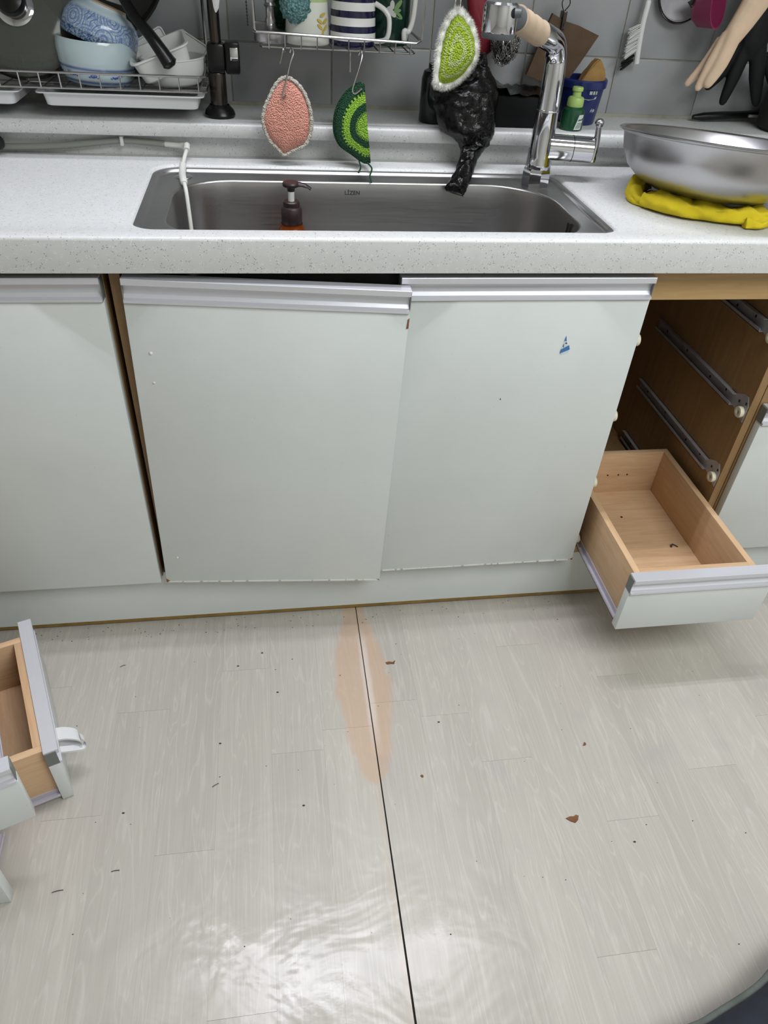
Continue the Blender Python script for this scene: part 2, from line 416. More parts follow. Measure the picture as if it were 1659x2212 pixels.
struct(obj('ceiling', B().box(RX0-.1, RX1+.1, RY0-.1, YW+.1, RZ, RZ+.1), 'ceil'))
# lamp housings above (out of frame)
t = thing('strip_lamp', 'long white strip lamp on the ceiling above the worktop edge', 'lamp', (.42, 0, 2.21))
obj('housing', B().box(-.23, 1.07, -.085, .045, 2.222, RZ, .006), 'lamp', t)
t = thing('ceiling_panel_lamp', 'square white panel lamp on the ceiling behind the viewer', 'lamp', (1.35, -1.45, 2.25))
obj('housing', B().box(.57, 2.13, -1.98, -.92, 2.262, RZ, .006), 'lamp', t)
# wall cupboards above the frame: they shade the tiles
t = thing('wall_cupboard', 'row of white wall cupboards above the dish rack and wire basket', 'cupboard', (.3, .4, 1.40))
obj('body', B().box(-1.3, 1.9, .27, YW-.001, 1.40, 2.28), 'laminate', t)
for k in range(7):
    obj('door', B().box(-1.3+k*.457+.002, -1.3+(k+1)*.457-.002, .25, .268, 1.395, 2.28, .001), 'laminate', t)

# baseboard under the cabinets
bb = struct(obj('baseboard_front', B().box(-1.2, 1.9, .0086, .026, .0150, .150), 'laminate'))
obj('raw_edge', B().box(-1.2, 1.9, .0092, .026, .0055, .0148), 'rawmdf', bb)

# ------------------------------------------------------------------ cabinets
def handle_prof(zt, y=0.):
    P = [(.018, 0), (-.0045, 0), (-.005, -.0008), (-.005, -.0095), (.001, -.0105), (.0055, -.0145), (.0072, -.020), (.0066, -.0265), (.002, -.0315), (-.0042, -.0335), (-.0045, -.0375), (.0005, -.0395), (.018, -.0395)]
    return [(a+y, b+zt) for a, b in P]
def add_front(parent, name, w, h, loc, rot=None, capl=True, capr=True):
    d = obj(name, B().box(0, w, 0, .018, 0, h-.0395, .0009), 'laminate', parent, loc=loc, rot=rot)
    obj('handle', B().prism(handle_prof(h), .0012, w-.0012), 'alu', d, ang=25)
    for s_, on in ((0, capl), (1, capr)):
        if on:
            x0 = 0 if s_ == 0 else w-.0012
            obj('end_cap', B().box(x0, x0+.0012, -.0005, .018, h-.036, h-.003), 'cap', d)
    return d
ZD0, ZD1 = .148, .787
def carcass(t, x0, x1, left=True, right=True, pt=.016):
    if left: obj('side_panel', B().box(x0, x0+.016, 0, .545, .148, .797), 'carcass', t)
    if right: obj('side_panel', B().box(x1-.016, x1, 0, .545, .148, .797), 'carcass', t)
    obj('bottom_panel', B().box(x0+.016, x1-.016, 0, .545, .148, .164), 'carcass', t)
    obj('back_panel', B().box(x0+.016, x1-.016, .540, .546, .164, .797), 'carcass', t)
t = thing('base_cabinet', 'grey laminate base cabinet at far left, beside the loose drawers', 'cabinet', (-.35, .2, .148))
carcass(t, -.700, -.0035)
add_front(t, 'door', .640, ZD1-ZD0, (-.6445, -.020, ZD0))
sc = thing('sink_cabinet', 'grey laminate sink cabinet with one sagging door and one straight door', 'cabinet', (.43, .2, .148))
carcass(sc, .0050, .8645)
d2 = add_front(sc, 'door', .4375, .637, (.0065, -.022, .152), (R(.4), R(1.75), R(-2.3)))
d2['label'] = 'sagging left door hanging lower than its neighbour'
for x, z, r_ in ((.030, .515, .0035), (.029, .462, .0022), (.028, .068, .0022)):
    b = B(); b.lathe([(r_, 0), (r_*.8, .0012), (r_*.25, .0024), (0, .0026)], Matrix.Translation((x, 0, z)) @ Matrix.Rotation(R(90), 4, 'X'), 7)
    obj('burr', b, 'white_glaze', d2)
obj('edge_chip', B().slab([(.4345, .572), (.4379, .573), (.4379, .590), (.4352, .588)], -.0008, .006), 'chipwood', d2)
for x, w_ in ((.002, .008), (.432, .005)):
    obj('edge_chip', B().slab([(x-.002, -.0006), (x+w_, -.0006), (x+w_*.6, .0022), (x+w_*.2, .006 if x < .1 else .002), (x-.002, .009 if x < .1 else .002)], -.0006, .012), 'chipwood', d2)
d3 = add_front(sc, 'door', .4275, ZD1-ZD0, (.4475, -.0215, ZD0))
d3['label'] = 'straight right door with a small torn sticker'
obj('edge_chip', B().slab([(.415, -.0008), (.4285, -.0008), (.4285, .004), (.424, .0022)], -.0006, .01), 'chipwood', d3)
obj('edge_chip', B().slab([(.086, -.0008), (.090, -.0008), (.0885, .0022)], -.0006, .008), 'chipwood', d3)
obj('speck', B().slab([(.1955, .413), (.1985, .4125), (.197, .4165)], -.0006, .002), 'chipwood', d3)
# pale ragged edge of laminate along the bottoms of the doors
for d_, w_ in ((d2, .4375), (d3, .4275)):
    b = B(); x = .004
    while x < w_-.006:
        l = .006+random.random()*.03; x2 = min(x+l, w_-.004); b.box(x, x2, -.0008-random.random()*.0006, .004, -.0012, .0012+random.random()*.001); x = x2+random.random()*.006
    obj('frayed_edge', b, 'white_glaze', d_)
# torn sticker
st = thing('sticker', 'torn blue and white sticker scrap on the right sink door', 'sticker', (.741, -.0225, .655))
def flat(parent, name, pts, mat, y0=-.0224, th=.0004): return obj(name, B().slab(pts, y0-th, y0), mat, parent)
flat(st, 'white_paper', [(.7415, .683), (.7445, .673), (.7485, .664), (.7525, .6525), (.739, .6475), (.7375, .660), (.740, .671)], 'pale', -.0217)
flat(st, 'blue_tip', [(.7415, .684), (.7442, .6745), (.7400, .6745)], 'blue', -.0222)
flat(st, 'blue_band', [(.7503, .6665), (.7533, .6585), (.7365, .6510), (.7372, .6585)], 'blue', -.0222)
flat(st, 'printed_mark', [(.7395, .6665), (.7412, .6690), (.7405, .6650), (.7420, .6625), (.7398, .6635)], 'ink', -.0222)
flat(st, 'printed_mark', [(.7420, .6705), (.7450, .6720), (.7462, .6690), (.7435, .6695)], 'ink', -.0222)

dc = thing('drawer_cabinet', 'open wooden drawer cabinet with empty slide rails right of the sink', 'cabinet', (1.03, .2, .148))
carcass(dc, .866, 1.182)
obj('front_rail', B().box(.882, 1.166, 0, .016, .738, .797), 'rail_wood', dc)
def slide(x, side, z):         # side=-1: fixed to the right hand panel, faces left
    sx = -1 if side < 0 else 1
    def X(a, b): return (min(x+sx*a, x+sx*b), max(x+sx*a, x+sx*b))
    b = B(); a0, a1 = X(0, .0012)
    for (p0, p1, y0, y1, z0, z1) in ((0, .0014, .05, .405, z-.013, z+.013), (0, .010, .05, .405, z+.0118, z+.0130), (0, .010, .05, .405, z-.0130, z-.0118), (.0088, .010, .05, .405, z-.013, z-.006)):
        a, c = X(p0, p1); b.box(a, c, y0, y1, z0, z1)
    a, c = X(0, .0016)
    v = [(.004, z-.026), (.004, z+.010), (.014, z+.026), (.030, z+.024), (.052, z+.013), (.070, z+.013), (.070, z-.013), (.045, z-.013), (.020, z-.022)]
    q = [b.bm.verts.new((a, y, zz)) for y, zz in v]; q2 = [b.bm.verts.new((c, y, zz)) for y, zz in v]
    n = len(v)
    for i in range(n): b.bm.faces.new((q[i], q[(i+1) % n], q2[(i+1) % n], q2[i]))
    b.bm.faces.new(q); b.bm.faces.new(q2[::-1])
    o = obj('slide_rail', b, 'railgrey', dc)
    Mx = Matrix.Translation((x+sx*.0015, .016, z-.008)) @ Matrix.Rotation(R(90)*sx, 4, 'Y')
    obj('roller', B().lathe([(.004, 0), (.0105, 0), (.0115, .002), (.0115, .007), (.0105, .009), (.0055, .009), (.004, .006), (.004, 0)], Mx, 20), 'roller', o)
    for (yy, zz) in ((.012, .012), (.034, .006), (.085, .003), (.15, -.003), (.26, .002), (.36, .0)):
        p, q_ = X(.0013, .0020)
        obj('screw_hole', B().box(p, q_, yy-.0022, yy+.0022, z+zz-.0028, z+zz+.0028, .0004), 'hole', o)
for z in (.664, .504, .342, .185):
    slide(1.166, -1, z); slide(.8865, 1, z)
rc = thing('stove_cabinet', 'pale grey cabinet front at the right picture edge beside the open drawer cabinet', 'cabinet', (1.4, .2, .148))
carcass(rc, 1.184, 1.86)
add_front(rc, 'door', .62, .375, (1.188, -.020, .150))

def make_drawer(name, label, loc, rot, w=.300, depth=.40, group='beech drawers with grey fronts', h=.140):
    t = thing(name, label, 'drawer', loc, rot, True, group)
    fr = add_front(t, 'front_panel', w, h, (0, 0, 0))
    x0, x1, y0, y1 = .010, w-.038, .0185, .0185+depth
    z0, z1 = .014, h-.003
    obj('side_panel', B().box(x0, x0+.013, y0, y1, z0, z1, .0006), 'beech_y', t)
    obj('side_panel', B().box(x1-.013, x1, y0, y1, z0, z1, .0006), 'beech_y', t)
    obj('back_panel', B().box(x0+.013, x1-.013, y1-.013, y1, z0, z1, .0006), 'beech_x', t)
    obj('box_front', B().box(x0+.013, x1-.013, y0, y0+.013, z0, z1, .0006), 'beech_x', t)
    bt = obj('bottom_panel', B().box(x0+.013, x1-.013, y0+.013, y1-.013, z0+.004, z0+.010), 'beech_x', t)
    for a, s_ in ((x0, -1), (x1, 1)):
        b = B(); xa, xb = sorted((a, a+s_*.010)); b.box(xa, xb, y0, y1, z0-.003, z0-.0015); xa, xb = sorted((a, a+s_*.0015)); b.box(xa, xb, y0, y1, z0-.003, z0+.010)
        xa, xb = sorted((a+s_*.0088, a+s_*.010)); b.box(xa, xb, y0, y1, z0-.003, z0+.004)
        obj('slide_rail', b, 'railwhite', t)
    return t, (x0, x1, y0, y1, z0, z1), bt
td, (x0, x1, y0, y1, z0, z1), bt = make_drawer('drawer', 'beech drawer pulled out at the bottom of the open drawer cabinet', (.892, -.229, .150), (0, 0, R(-.0)))
for k, x in enumerate((.125, .152, .174)):
    obj('screw_hole', B().lathe([(0, 0), (.0022, 0), (.0022, .0006), (0, .0006)], Matrix.Translation((x, y1-.0128, .075)) @ Matrix.Rotation(R(90), 4, 'X'), 8), 'hole', td)
for x, y in ((.135, .31), (.232, .04)):
    obj('screw_hole', B().lathe([(0, 0), (.0028, 0), (.0028, .0006), (0, .0006)], Matrix.Translation((x, y, z0+.0102)), 8), 'hole', td)
# loose drawers on the floor at the left
dirA = math.atan2(-.371, -.928)            # depth direction of A is -n
A, ea, _ = make_drawer('drawer', 'loose beech drawer on the floor turned sideways, white strap on its front', (-.1390, -.388, .002), (0, 0, R(110.3)), w=.316, depth=.36)
for zz in (.055,): obj('screw_hole', B().lathe([(0, 0), (.003, 0), (.003, .001), (0, .001)], Matrix.Translation((.0118, .07, zz)) @ Matrix.Rotation(R(-90), 4, 'Y'), 8), 'hole', A)
make_drawer('drawer', 'loose beech drawer stacked on top of the sideways one, cut by the left picture edge', (-.145-.93*.300, -.500-.35*.300, .144), (0, 0, R(20.5)), depth=.33)
make_drawer('drawer', 'lowest loose drawer front standing on the floor at the left picture edge', (-.2010-.300, -.570, .001), (0, 0, R(2)), depth=.09)

# ------------------------------------------------------------------ worktop with ledge and cut-out
def rr(x0, x1, y0, y1, rad, z, n=10):
    rs = rad if isinstance(rad, (list, tuple)) else [rad]*4        # order: BL, BR, TR, TL
    pts = []
    for (cx, cy, a0, r) in ((x0+rs[0], y0+rs[0], 180, rs[0]), (x1-rs[1], y0+rs[1], 270, rs[1]), (x1-rs[2], y1-rs[2], 0, rs[2]), (x0+rs[3], y1-rs[3], 90, rs[3])):
        for i in range(n+1):
            a = R(a0+90*i/n); pts.append(V(cx+r*math.cos(a), cy+r*math.sin(a), z))
    return pts
HX0, HX1, HY0, HY1 = .047, .803, .006, .352
HR = [.035, .03, .045, .045]
YLF, YLB = .388, .418     # ledge lip, recessed upstand below
wt = thing('worktop', 'speckled pale grey worktop with raised back ledge and sink cut-out', 'worktop', (.4, .2, .798))
b = B(); bm = b.bm
WX0, WX1 = -1.25, 1.9
hole = [bm.verts.new(p) for p in rr(HX0-.008, HX1+.008, HY0-.008, HY1+.008, [r+.008 for r in HR], ZC)]
outer = [bm.verts.new(p) for p in ((WX0, -.020, ZC), (WX1, -.020, ZC), (WX1, YLB+.01, ZC), (WX0, YLB+.01, ZC))]
eds = [bm.edges.new((hole[i], hole[(i+1) % len(hole)])) for i in range(len(hole))]+[bm.edges.new((outer[i], outer[(i+1) % 4])) for i in range(4)]
bmesh.ops.triangle_fill(bm, edges=eds, use_beauty=True, normal=(0, 0, 1))
prev = hole
for ins, z in ((-.0045, ZC-.0008), (-.0018, ZC-.0030), (0, ZC-.0065), (0, ZC-.03)):
    cur = [bm.verts.new(p) for p in rr(HX0+ins, HX1-ins, HY0+ins, HY1-ins, [max(r-ins, .005) for r in HR], z)]
    for i in range(len(cur)): bm.faces.new((prev[i], prev[(i+1) % len(cur)], cur[(i+1) % len(cur)], cur[i]))
    prev = cur
b.prism([(-.035, .798), (-.035, .8445), (-.0342, .8472), (-.0322, .8492), (-.029, ZC), (-.020, ZC), (-.020, .83), (-.015, .82), (-.015, .798)], WX0, WX1)
obj('slab', b, 'stone', wt, ang=50)
b = B().prism([(YLB, ZC-.002), (YLB, ZC+.004), (YLB+.002, ZL-.022), (YLF+.002, ZL-.0235), (YLF, ZL-.0215), (YLF, ZL-.004), (YLF+.0012, ZL-.001), (YLF+.004, ZL), (YW+.004, ZL), (YW+.004, ZC-.002)], WX0, WX1)
obj('back_ledge', b, 'stone', wt, ang=50)
obj('sealant_bead', B().prism([(YW-.005, ZL-.001), (YW-.001, ZL+.006), (YW+.004, ZL+.006), (YW+.004, ZL-.001)], WX0, WX1), 'grout', wt)

# ------------------------------------------------------------------ sink
BX0, BX1, BY0, BY1 = .088, .765, .022, .303
BR_ = [.07, .07, .115, .10]
sk = thing('sink', 'rectangular brushed steel sink bowl set in the pale worktop', 'sink', (.43, .17, .66))
def hi(i, z): return rr(HX0+i, HX1-i, HY0+i, HY1-i, [max(r-i, .006) for r in HR], z)
def bi(i, z): return rr(BX0+i, BX1-i, BY0+i, BY1-i, [max(r-i, .006) for r in BR_], z)
ls = [hi(-.004, .8450), hi(.003, .8450), hi(.0065, .8440), hi(.0085, .8405), hi(.011, .8390), hi(.013, .8385)]
obj('rim', B().loops(ls+[bi(-.004, .8378), bi(-.0015, .8372), bi(0, .8352)]), 'steel', sk, ang=60)
b = B().loops([bi(0, .8352), bi(.002, .825), bi(.004, .79), bi(.010, .69), bi(.017, .675), bi(.032, .668), bi(.09, .664)], cap_last=True)
obj('basin', b, 'steel', sk, ang=60)
obj('drain', B().lathe([(0, .665), (.055, .665), (.058, .668), (.062, .668), (.064, .6645)], Matrix.Translation((.62, .16, .0015)), 32), 'chrome', sk)
obj('overflow_cap', B().lathe([(.0, .0022), (.012, .0022), (.0145, .001), (.015, 0)], Matrix.Translation((.099, .315, .8385)), 24), 'steel', sk)
for k, (y, z0_) in enumerate(((.120, .8265), (.107, .8290), (.090, .8210), (.080, .8190))):
    obj('overflow_slot', B().box(.7605, .7632, y-.0011, y+.0011, z0_-.026, z0_), 'hole', sk)
cu = bpy.data.curves.new('logo', 'FONT'); cu.body = 'LİZEN'; cu.size = .0098; cu.extrude = .0003; cu.offset = .00022; cu.space_character = 1.05
to = bpy.data.objects.new('logo_text', cu); C.objects.link(to)
dg = bpy.context.evaluated_depsgraph_get(); me = bpy.data.meshes.new_from_object(to.evaluated_get(dg)); bpy.data.objects.remove(to)
lo = bpy.data.objects.new('logo', me); C.objects.link(lo); lo.parent = sk; me.materials.clear(); me.materials.append(MAT['logo'])
lo.rotation_euler = (R(90), 0, 0); lo.location = V(.389, .3005, .8165)-OFF[sk.name]

# ------------------------------------------------------------------ faucet
fa = thing('faucet', 'chrome kitchen faucet with beige wrap on the spout and side lever', 'faucet', (.756, .306, .838))
FX, FY = .756, .306
T = lambda x, y, z: Matrix.Translation((x, y, z))
obj('base_ring', B().lathe([(.0, .838), (.0262, .838), (.0272, .842), (.0272, .862), (.0262, .868), (.0245, .870)], T(FX, FY, 0), 8), 'chrome', fa, ang=20)
obj('body', B().lathe([(.0235, .868), (.0245, .872), (.0235, .878), (.0225, .890), (.0215, .925), (.0200, .962), (.0205, .9635), (.0205, .966), (.0198, .967)], T(FX, FY, 0), 40), 'chrome', fa)
riser = catmull([(FX, FY, .966), (FX, FY, 1.02), (FX-.002, FY, 1.046), (.743, .292, 1.068), (.722, .271, 1.078), (.700, .254, 1.086)], 6)
obj('riser', B().tube(riser, [.0196-.0012*min(1, i/12) for i in range(len(riser))], 28, up=(1, 0, 0)), 'chrome', fa)
sleeve = catmull([(.703, .257, 1.0845), (.672, .228, 1.0965), (.643, .200, 1.108)], 6)
obj('wrap', B().tube(sleeve, [.0185+.0007*math.sin(i*1.7) for i in range(len(sleeve))], 24, up=(0, 0, 1)), 'bandage', fa)
obj('spout_collar', B().tube([(.645, .202, 1.107), (.630, .188, 1.112)], [.0170, .0160], 24), 'greyplastic', fa)
hd = T(.6065, .170, 0) @ Matrix()
h = obj('spray_head', B().lathe([(.0, 1.131), (.022, 1.131), (.0255, 1.128), (.0262, 1.124), (.0258, 1.094), (.0250, 1.092)], T(.6055, .165, 0), 40), 'chrome', fa)
obj('spray_face', B().lathe([(.0252, 1.0925), (.0252, 1.087), (.0235, 1.0845), (.0, 1.0845)], T(.6055, .165, 0), 40), 'greyplastic', h)
obj('spray_button', B().tube([(.6215, .143, 1.119), (.630, .139, 1.120)], [.0068, .0055], 16), 'greyplastic', h)
vb = catmull([(FX+.012, FY-.004, .906), (FX+.05, FY-.010, .9055), (FX+.092, FY-.018, .905)], 4)
val = obj('valve', B().tube(vb, .0222, 32), 'chrome', fa)
obj('valve_gap', B().tube([(FX+.0545, FY-.0108, .9055), (FX+.0558, FY-.0110, .9055)], .0226, 32), 'darkchrome', val)
lv = catmull([(FX+.0965, FY-.0190, .886), (FX+.0985, FY-.019, .91), (FX+.0965, FY-.017, .945)], 5)
obj('lever', B().tube(lv, [.0070]*3+[.0058]*(len(lv)-3), 14), 'chrome', fa)
obj('lever_ball', B().lathe([(.0085*math.sin(a*math.pi/10), -.0085*math.cos(a*math.pi/10)) for a in range(11)], T(FX+.0965, FY-.017, .950), 18), 'chrome', fa)

# ------------------------------------------------------------------ stainless bowl on yellow cloth
bw = thing('mixing_bowl', 'large stainless steel mixing bowl tilted on a yellow cloth', 'bowl', (1.022, .1485, .8656), (R(-5.9), R(3.5), 0))
prof = [(.0, .0), (.066, .0), (.096, .004), (.126, .016), (.149, .035), (.163, .060), (.1690, .0855), (.1745, .0885), (.1775, .0900), (.1778, .0920), (.1755, .0935), (.1675, .0905), (.160, .060), (.146, .037), (.123, .019), (.094, .007), (.0, .003)]
obj('shell', B().lathe(prof, None, 72), 'bowlsteel', bw, ang=60)
def rolled_cloth():
    b = B()
    def roll(path, rad, seg=22, sd=0):
        q = catmull(path, 8); n = len(q); rings = []
        for i, p in enumerate(q):
            d = (q[min(i+1, n-1)]-q[max(i-1, 0)]).normalized(); w = V(-d.y, d.x, 0); f = i/(n-1)*(len(rad)-1); k0 = min(int(f), len(rad)-2); r, hgt = [rad[k0][m]+(rad[k0+1][m]-rad[k0][m])*(f-k0) for m in (0, 1)]
            ring = []
            for k in range(seg):
                a = 2*math.pi*k/seg; y_ = math.cos(a); z_ = math.sin(a)
                sq = 1/max(abs(y_), abs(z_))**.45
                kn = mnoise.noise(V(p.x*45+sd, p.y*45, a*.8))*.0060+mnoise.noise(V(p.x*120, p.y*120+sd, a*2))*.0022
                zz = max(.0006, hgt*.5*(1+z_*sq*.88)+kn*(z_+.6)); ring.append(V(p.x, p.y, ZC)+w*(y_*sq*r*.86+kn)+V(0, 0, zz))
            rings.append(ring)
        b.loops(rings, cap_last=True, cap_first=True)
    roll([(.906, .140, 0), (.914, .124, 0), (.935, .098, 0), (.97, .078, 0), (1.01, .062, 0), (1.045, .052, 0), (1.074, .050, 0)], [(.024, .026), (.027, .031), (.031, .033), (.031, .030), (.030, .028), (.030, .030), (.030, .030)], sd=1)
    roll([(.908, .128, 0), (.897, .150, 0), (.898, .175, 0), (.918, .210, 0), (.945, .238, 0)], [(.010, .014), (.013, .018), (.016, .030), (.020, .036), (.012, .02)], sd=6)
    roll([(.915, .150, 0), (.945, .150, 0), (1.00, .150, 0), (1.05, .14, 0)], [(.05, .012), (.07, .012), (.07, .012), (.05, .010)], sd=9)
    roll([(1.030, .026, 0), (1.055, .024, 0), (1.076, .034, 0)], [(.008, .014), (.012, .018), (.012, .022)], sd=4)
    return tag(recenter(obj('cleaning_cloth', b, 'yellow', ang=70)), 'folded yellow cleaning cloth under the steel bowl', 'cloth')
rolled_cloth()

# ------------------------------------------------------------------ dish rack on the left
rk = thing('dish_rack', 'wire dish rack with bowls and a pan handle at upper left', 'dish rack', (-.2, .46, .96))
RF, RB, RXL, RXR = .372, .545, -.62, .148
def wire(pts, r=.0016, seg=6, closed=False, b=None):
    b = b or B(); b.tube(pts, r, seg, closed); return b
obj('top_rim', wire([(RXL, RF, .9865), (RXR-.008, RF, .9865), (RXR, RF+.008, .9865), (RXR, RB, .9865), (RXL, RB, .9865)], .0021, 8, True), 'wire', rk)
obj('bottom_rim', wire([(RXL, RF+.004, .9625), (RXR-.006, RF+.004, .9625), (RXR, RF+.010, .9625), (RXR, RB, .9625), (RXL, RB, .9625)], .0017, 8, True), 'wire', rk)
for k in range(22):
    x = RXR-.012-k*.033
    obj('wire', wire([(x, RF, .9865), (x, RF+.003, .962), (x, RB, .961), (x, RB, .9865)], .0012), 'wire', rk)
for y in (RF+.022, RF+.030, .44, .50):
    obj('cross_wire', wire([(RXL, y, .9605), (RXR, y, .9605)], .0014), 'wire', rk)
obj('unseen_shade_shelf', B().box(RXL, RXR, .262, .545, 1.270, 1.274).box(RXL, RXR, .262, .266, 1.27, 1.30), 'traywhite', rk)  # unseen solid tier, added to shade the rear of the worktop at left
for x in (RXL+.004, RXR-.004): obj('upright', wire([(x, .545, .961), (x, .545, 1.30)], .003), 'wire', rk)
def drip_tray(x0, x1, label):
    b = B(); fl_ = [rr(x0, x1, RF+.004, .54, .010, .9555, 4), rr(x0, x1, RF+.004, .54, .010, .9535, 4), rr(x0+.010, x1-.010, RF+.012, .53, .010, .9520, 4), rr(x0+.013, x1-.013, RF+.015, .527, .010, .934, 4), rr(x0+.016, x1-.016, RF+.018, .524, .010, .9325, 4)]
    b.loops(fl_, cap_last=True)
    inner = [rr(x0, x1, RF+.004, .54, .010, .9555, 4), rr(x0+.012, x1-.012, RF+.014, .528, .010, .9545, 4), rr(x0+.015, x1-.015, RF+.017, .525, .010, .9350, 4)]
    b.loops(inner, cap_last=True)
    return tag(recenter(obj('drip_tray', b, 'traywhite')), label, 'tray', 'drip trays under the dish rack')
drip_tray(-.142, .143, 'white plastic drip tray under the rack beside the dark pole')
drip_tray(-.47, -.168, 'white plastic drip tray cut off by the left picture edge')
pl = thing('rack_pole', 'dark metal rack pole with flared foot standing on the back ledge', 'pole', (.1655, .452, ZL))
obj('foot', B().lathe([(0, ZL), (.027, ZL), (.0285, .916), (.026, .923), (.021, .928), (.018, .932)], T(.1655, .452, 0), 24), 'blackplastic', pl)
obj('lower_post', B().lathe([(.0158, .930), (.0158, .982), (.0150, .984)], T(.1655, .452, 0), 24), 'darkchrome', pl)
obj('upper_post', B().lathe([(.0100, .980), (.0100, 1.399)], T(.1675, .452, 0), 24), 'darkchrome', pl)
br_ = obj('clamp', B().box(.151, .182, .433, .471, .984, 1.030, .005), 'blackplastic', pl)
obj('clamp_knob', B().box(.182, .2085, .440, .466, .982, 1.032, .004), 'blackplastic', br_)
obj('clamp_glint', B().box(.192, .206, .4385, .4402, 1.004, 1.024, .0006), 'chrome', br_)  # chrome plate stands in for the light reflected on the black clamp
# bowls
def bowl_prof(r, h, foot, th=.003):
    o = [(0, 0), (foot*.92, 0), (foot, .001), (foot*.98, .006), (foot*1.15, .008)]
    for i in range(1, 11):
        a = i/10; o.append((foot*1.15+(r-foot*1.15)*math.sin(a*math.pi/2)**.85, .008+(h-.008)*a**1.25))
    inn = [(r-th*.6, h+.001), (r-th, h-.002)]
    for i in range(9, 0, -1):
        a = i/10; inn.append((max(foot*1.15+(r-foot*1.15)*math.sin(a*math.pi/2)**.85-th, .002), .008+th+(h-.008-th)*a**1.25))
    return o+inn+[(0, .012)]
t = thing('rice_bowl', 'pale blue bowl with a small blue flower band, lower of the two stacked', 'bowl', (-.044, .452, .9625), (0, R(4), 0))
obj('body', B().lathe([(0, .0), (.052, .0), (.056, .002), (.060, .010), (.065, .03), (.0672, .05), (.0665, .062), (.064, .068), (.0625, .066), (.063, .05), (.061, .03), (.054, .008), (0, .006)], None, 48), 'bowl_low', t, ang=60)
_rb = t
t = thing('soup_bowl', 'upside-down bowl with blue medallion pattern on the lower bowl', 'bowl', (-.036, .458, 1.020), (R(-6), R(21), 0))
obj('body', B().lathe([(.0605, 0), (.0625, .0), (.0635, .004), (.0638, .016), (.062, .030), (.056, .042), (.045, .051), (.036, .054), (.034, .058), (.031, .058), (.031, .054), (0, .053)], None, 48), 'bowl_top', t, ang=60)
obj('foot_ring', B().lathe([(.0345, .0555), (.0335, .0605), (.0305, .0605), (.0300, .0555)], None, 40), 'bandage', t)
def decal(parent, name, cx, cy, r, a0, z0_, pts, mat, th=.0005):      # pts: (arc length, height) wrapped round an upright cylinder
    b = B(); lo_ = [V(cx+(r)*math.cos(a0+u/r), cy+(r)*math.sin(a0+u/r), z0_+v) for u, v in pts]; hi_ = [V(cx+(r+th)*math.cos(a0+u/r), cy+(r+th)*math.sin(a0+u/r), z0_+v) for u, v in pts]
    b.loops([lo_, hi_], cap_last=True); return obj(name, b, mat, parent)
def ell(cu, cv, a, bb_, rot=0, n=12):
    return [(cu+a*math.cos(2*math.pi*i/n)*math.cos(rot)-bb_*math.sin(2*math.pi*i/n)*math.sin(rot), cv+a*math.cos(2*math.pi*i/n)*math.sin(rot)+bb_*math.sin(2*math.pi*i/n)*math.cos(rot)) for i in range(n)]
for a0 in range(-190, -20, 34):
    for cu_, cv_, a_, b_, ro in ((0, 0, .0030, .0016, .3), (.004, .001, .0024, .0012, 1.2), (-.004, .0005, .0026, .0013, -.6), (.007, -.001, .0018, .0009, .4), (-.0075, -.0008, .0018, .0009, 2.6)):
        decal(_rb, 'flower_print', 0, 0, .0615, R(a0), .0155, ell(cu_, cv_, a_, b_, ro, 8), 'blueink', .0008)
# glass lid
t = thing('pot_lid', 'glass pot lid with a black knob leaning in the rack at top left', 'pot lid', (-.160, .475, 1.055), (R(62), R(8), R(-6)))
obj('glass_dome', B().lathe([(.100, 0), (.096, .006), (.085, .014), (.060, .024), (.030, .029), (.012, .030), (.012, .028), (.03, .027), (.06, .022), (.085, .012), (.096, .003), (.100, -.002)], None, 56), 'glass', t, ang=60)
obj('steel_rim', B().lathe([(.098, -.004), (.103, -.003), (.104, .001), (.101, .004), (.098, .002)], None, 56), 'darkchrome', t)
obj('knob_ring', B().lathe([(.0, .028), (.030, .029), (.031, .032), (.026, .035), (.0, .036)], None, 40), 'chrome', t)
obj('knob', B().lathe([(.012, .034), (.018, .036), (.0235, .044), (.0245, .054), (.022, .062), (.013, .066), (.0, .067)], None, 40), 'blackplastic', t)
# white food boxes and lids
t = thing('food_box', 'white plastic bowl standing upright in the rack beside the pole', 'bowl', (.091, .455, .9625), (0, R(-3), 0), group='white plastic boxes in the rack')
obj('body', B().lathe([(0, 0), (.040, 0), (.046, .004), (.054, .022), (.057, .040), (.0585, .041), (.0585, .043), (.055, .043), (.051, .022), (.043, .005), (0, .004)], None, 40), 'whiteplastic', t)
t = thing('food_box', 'white plastic box tipped over onto the white bowl, pan handle across it', 'bowl', (.080, .440, .985), (R(8), R(-20), R(6)), group='white plastic boxes in the rack')
obj('body', B().loops([rr(-.040, .040, -.034, .034, .012, 0, 5), rr(-.044, .044, -.037, .037, .013, .003, 5), rr(-.050, .050, -.042, .042, .014, .036, 5), rr(-.054, .054, -.046, .046, .014, .037, 5), rr(-.054, .054, -.046, .046, .014, .0395, 5), rr(-.049, .049, -.041, .041, .013, .0395, 5), rr(-.042, .042, -.035, .035, .012, .005, 5)], cap_first=True, cap_last=True), 'whiteplastic', t)
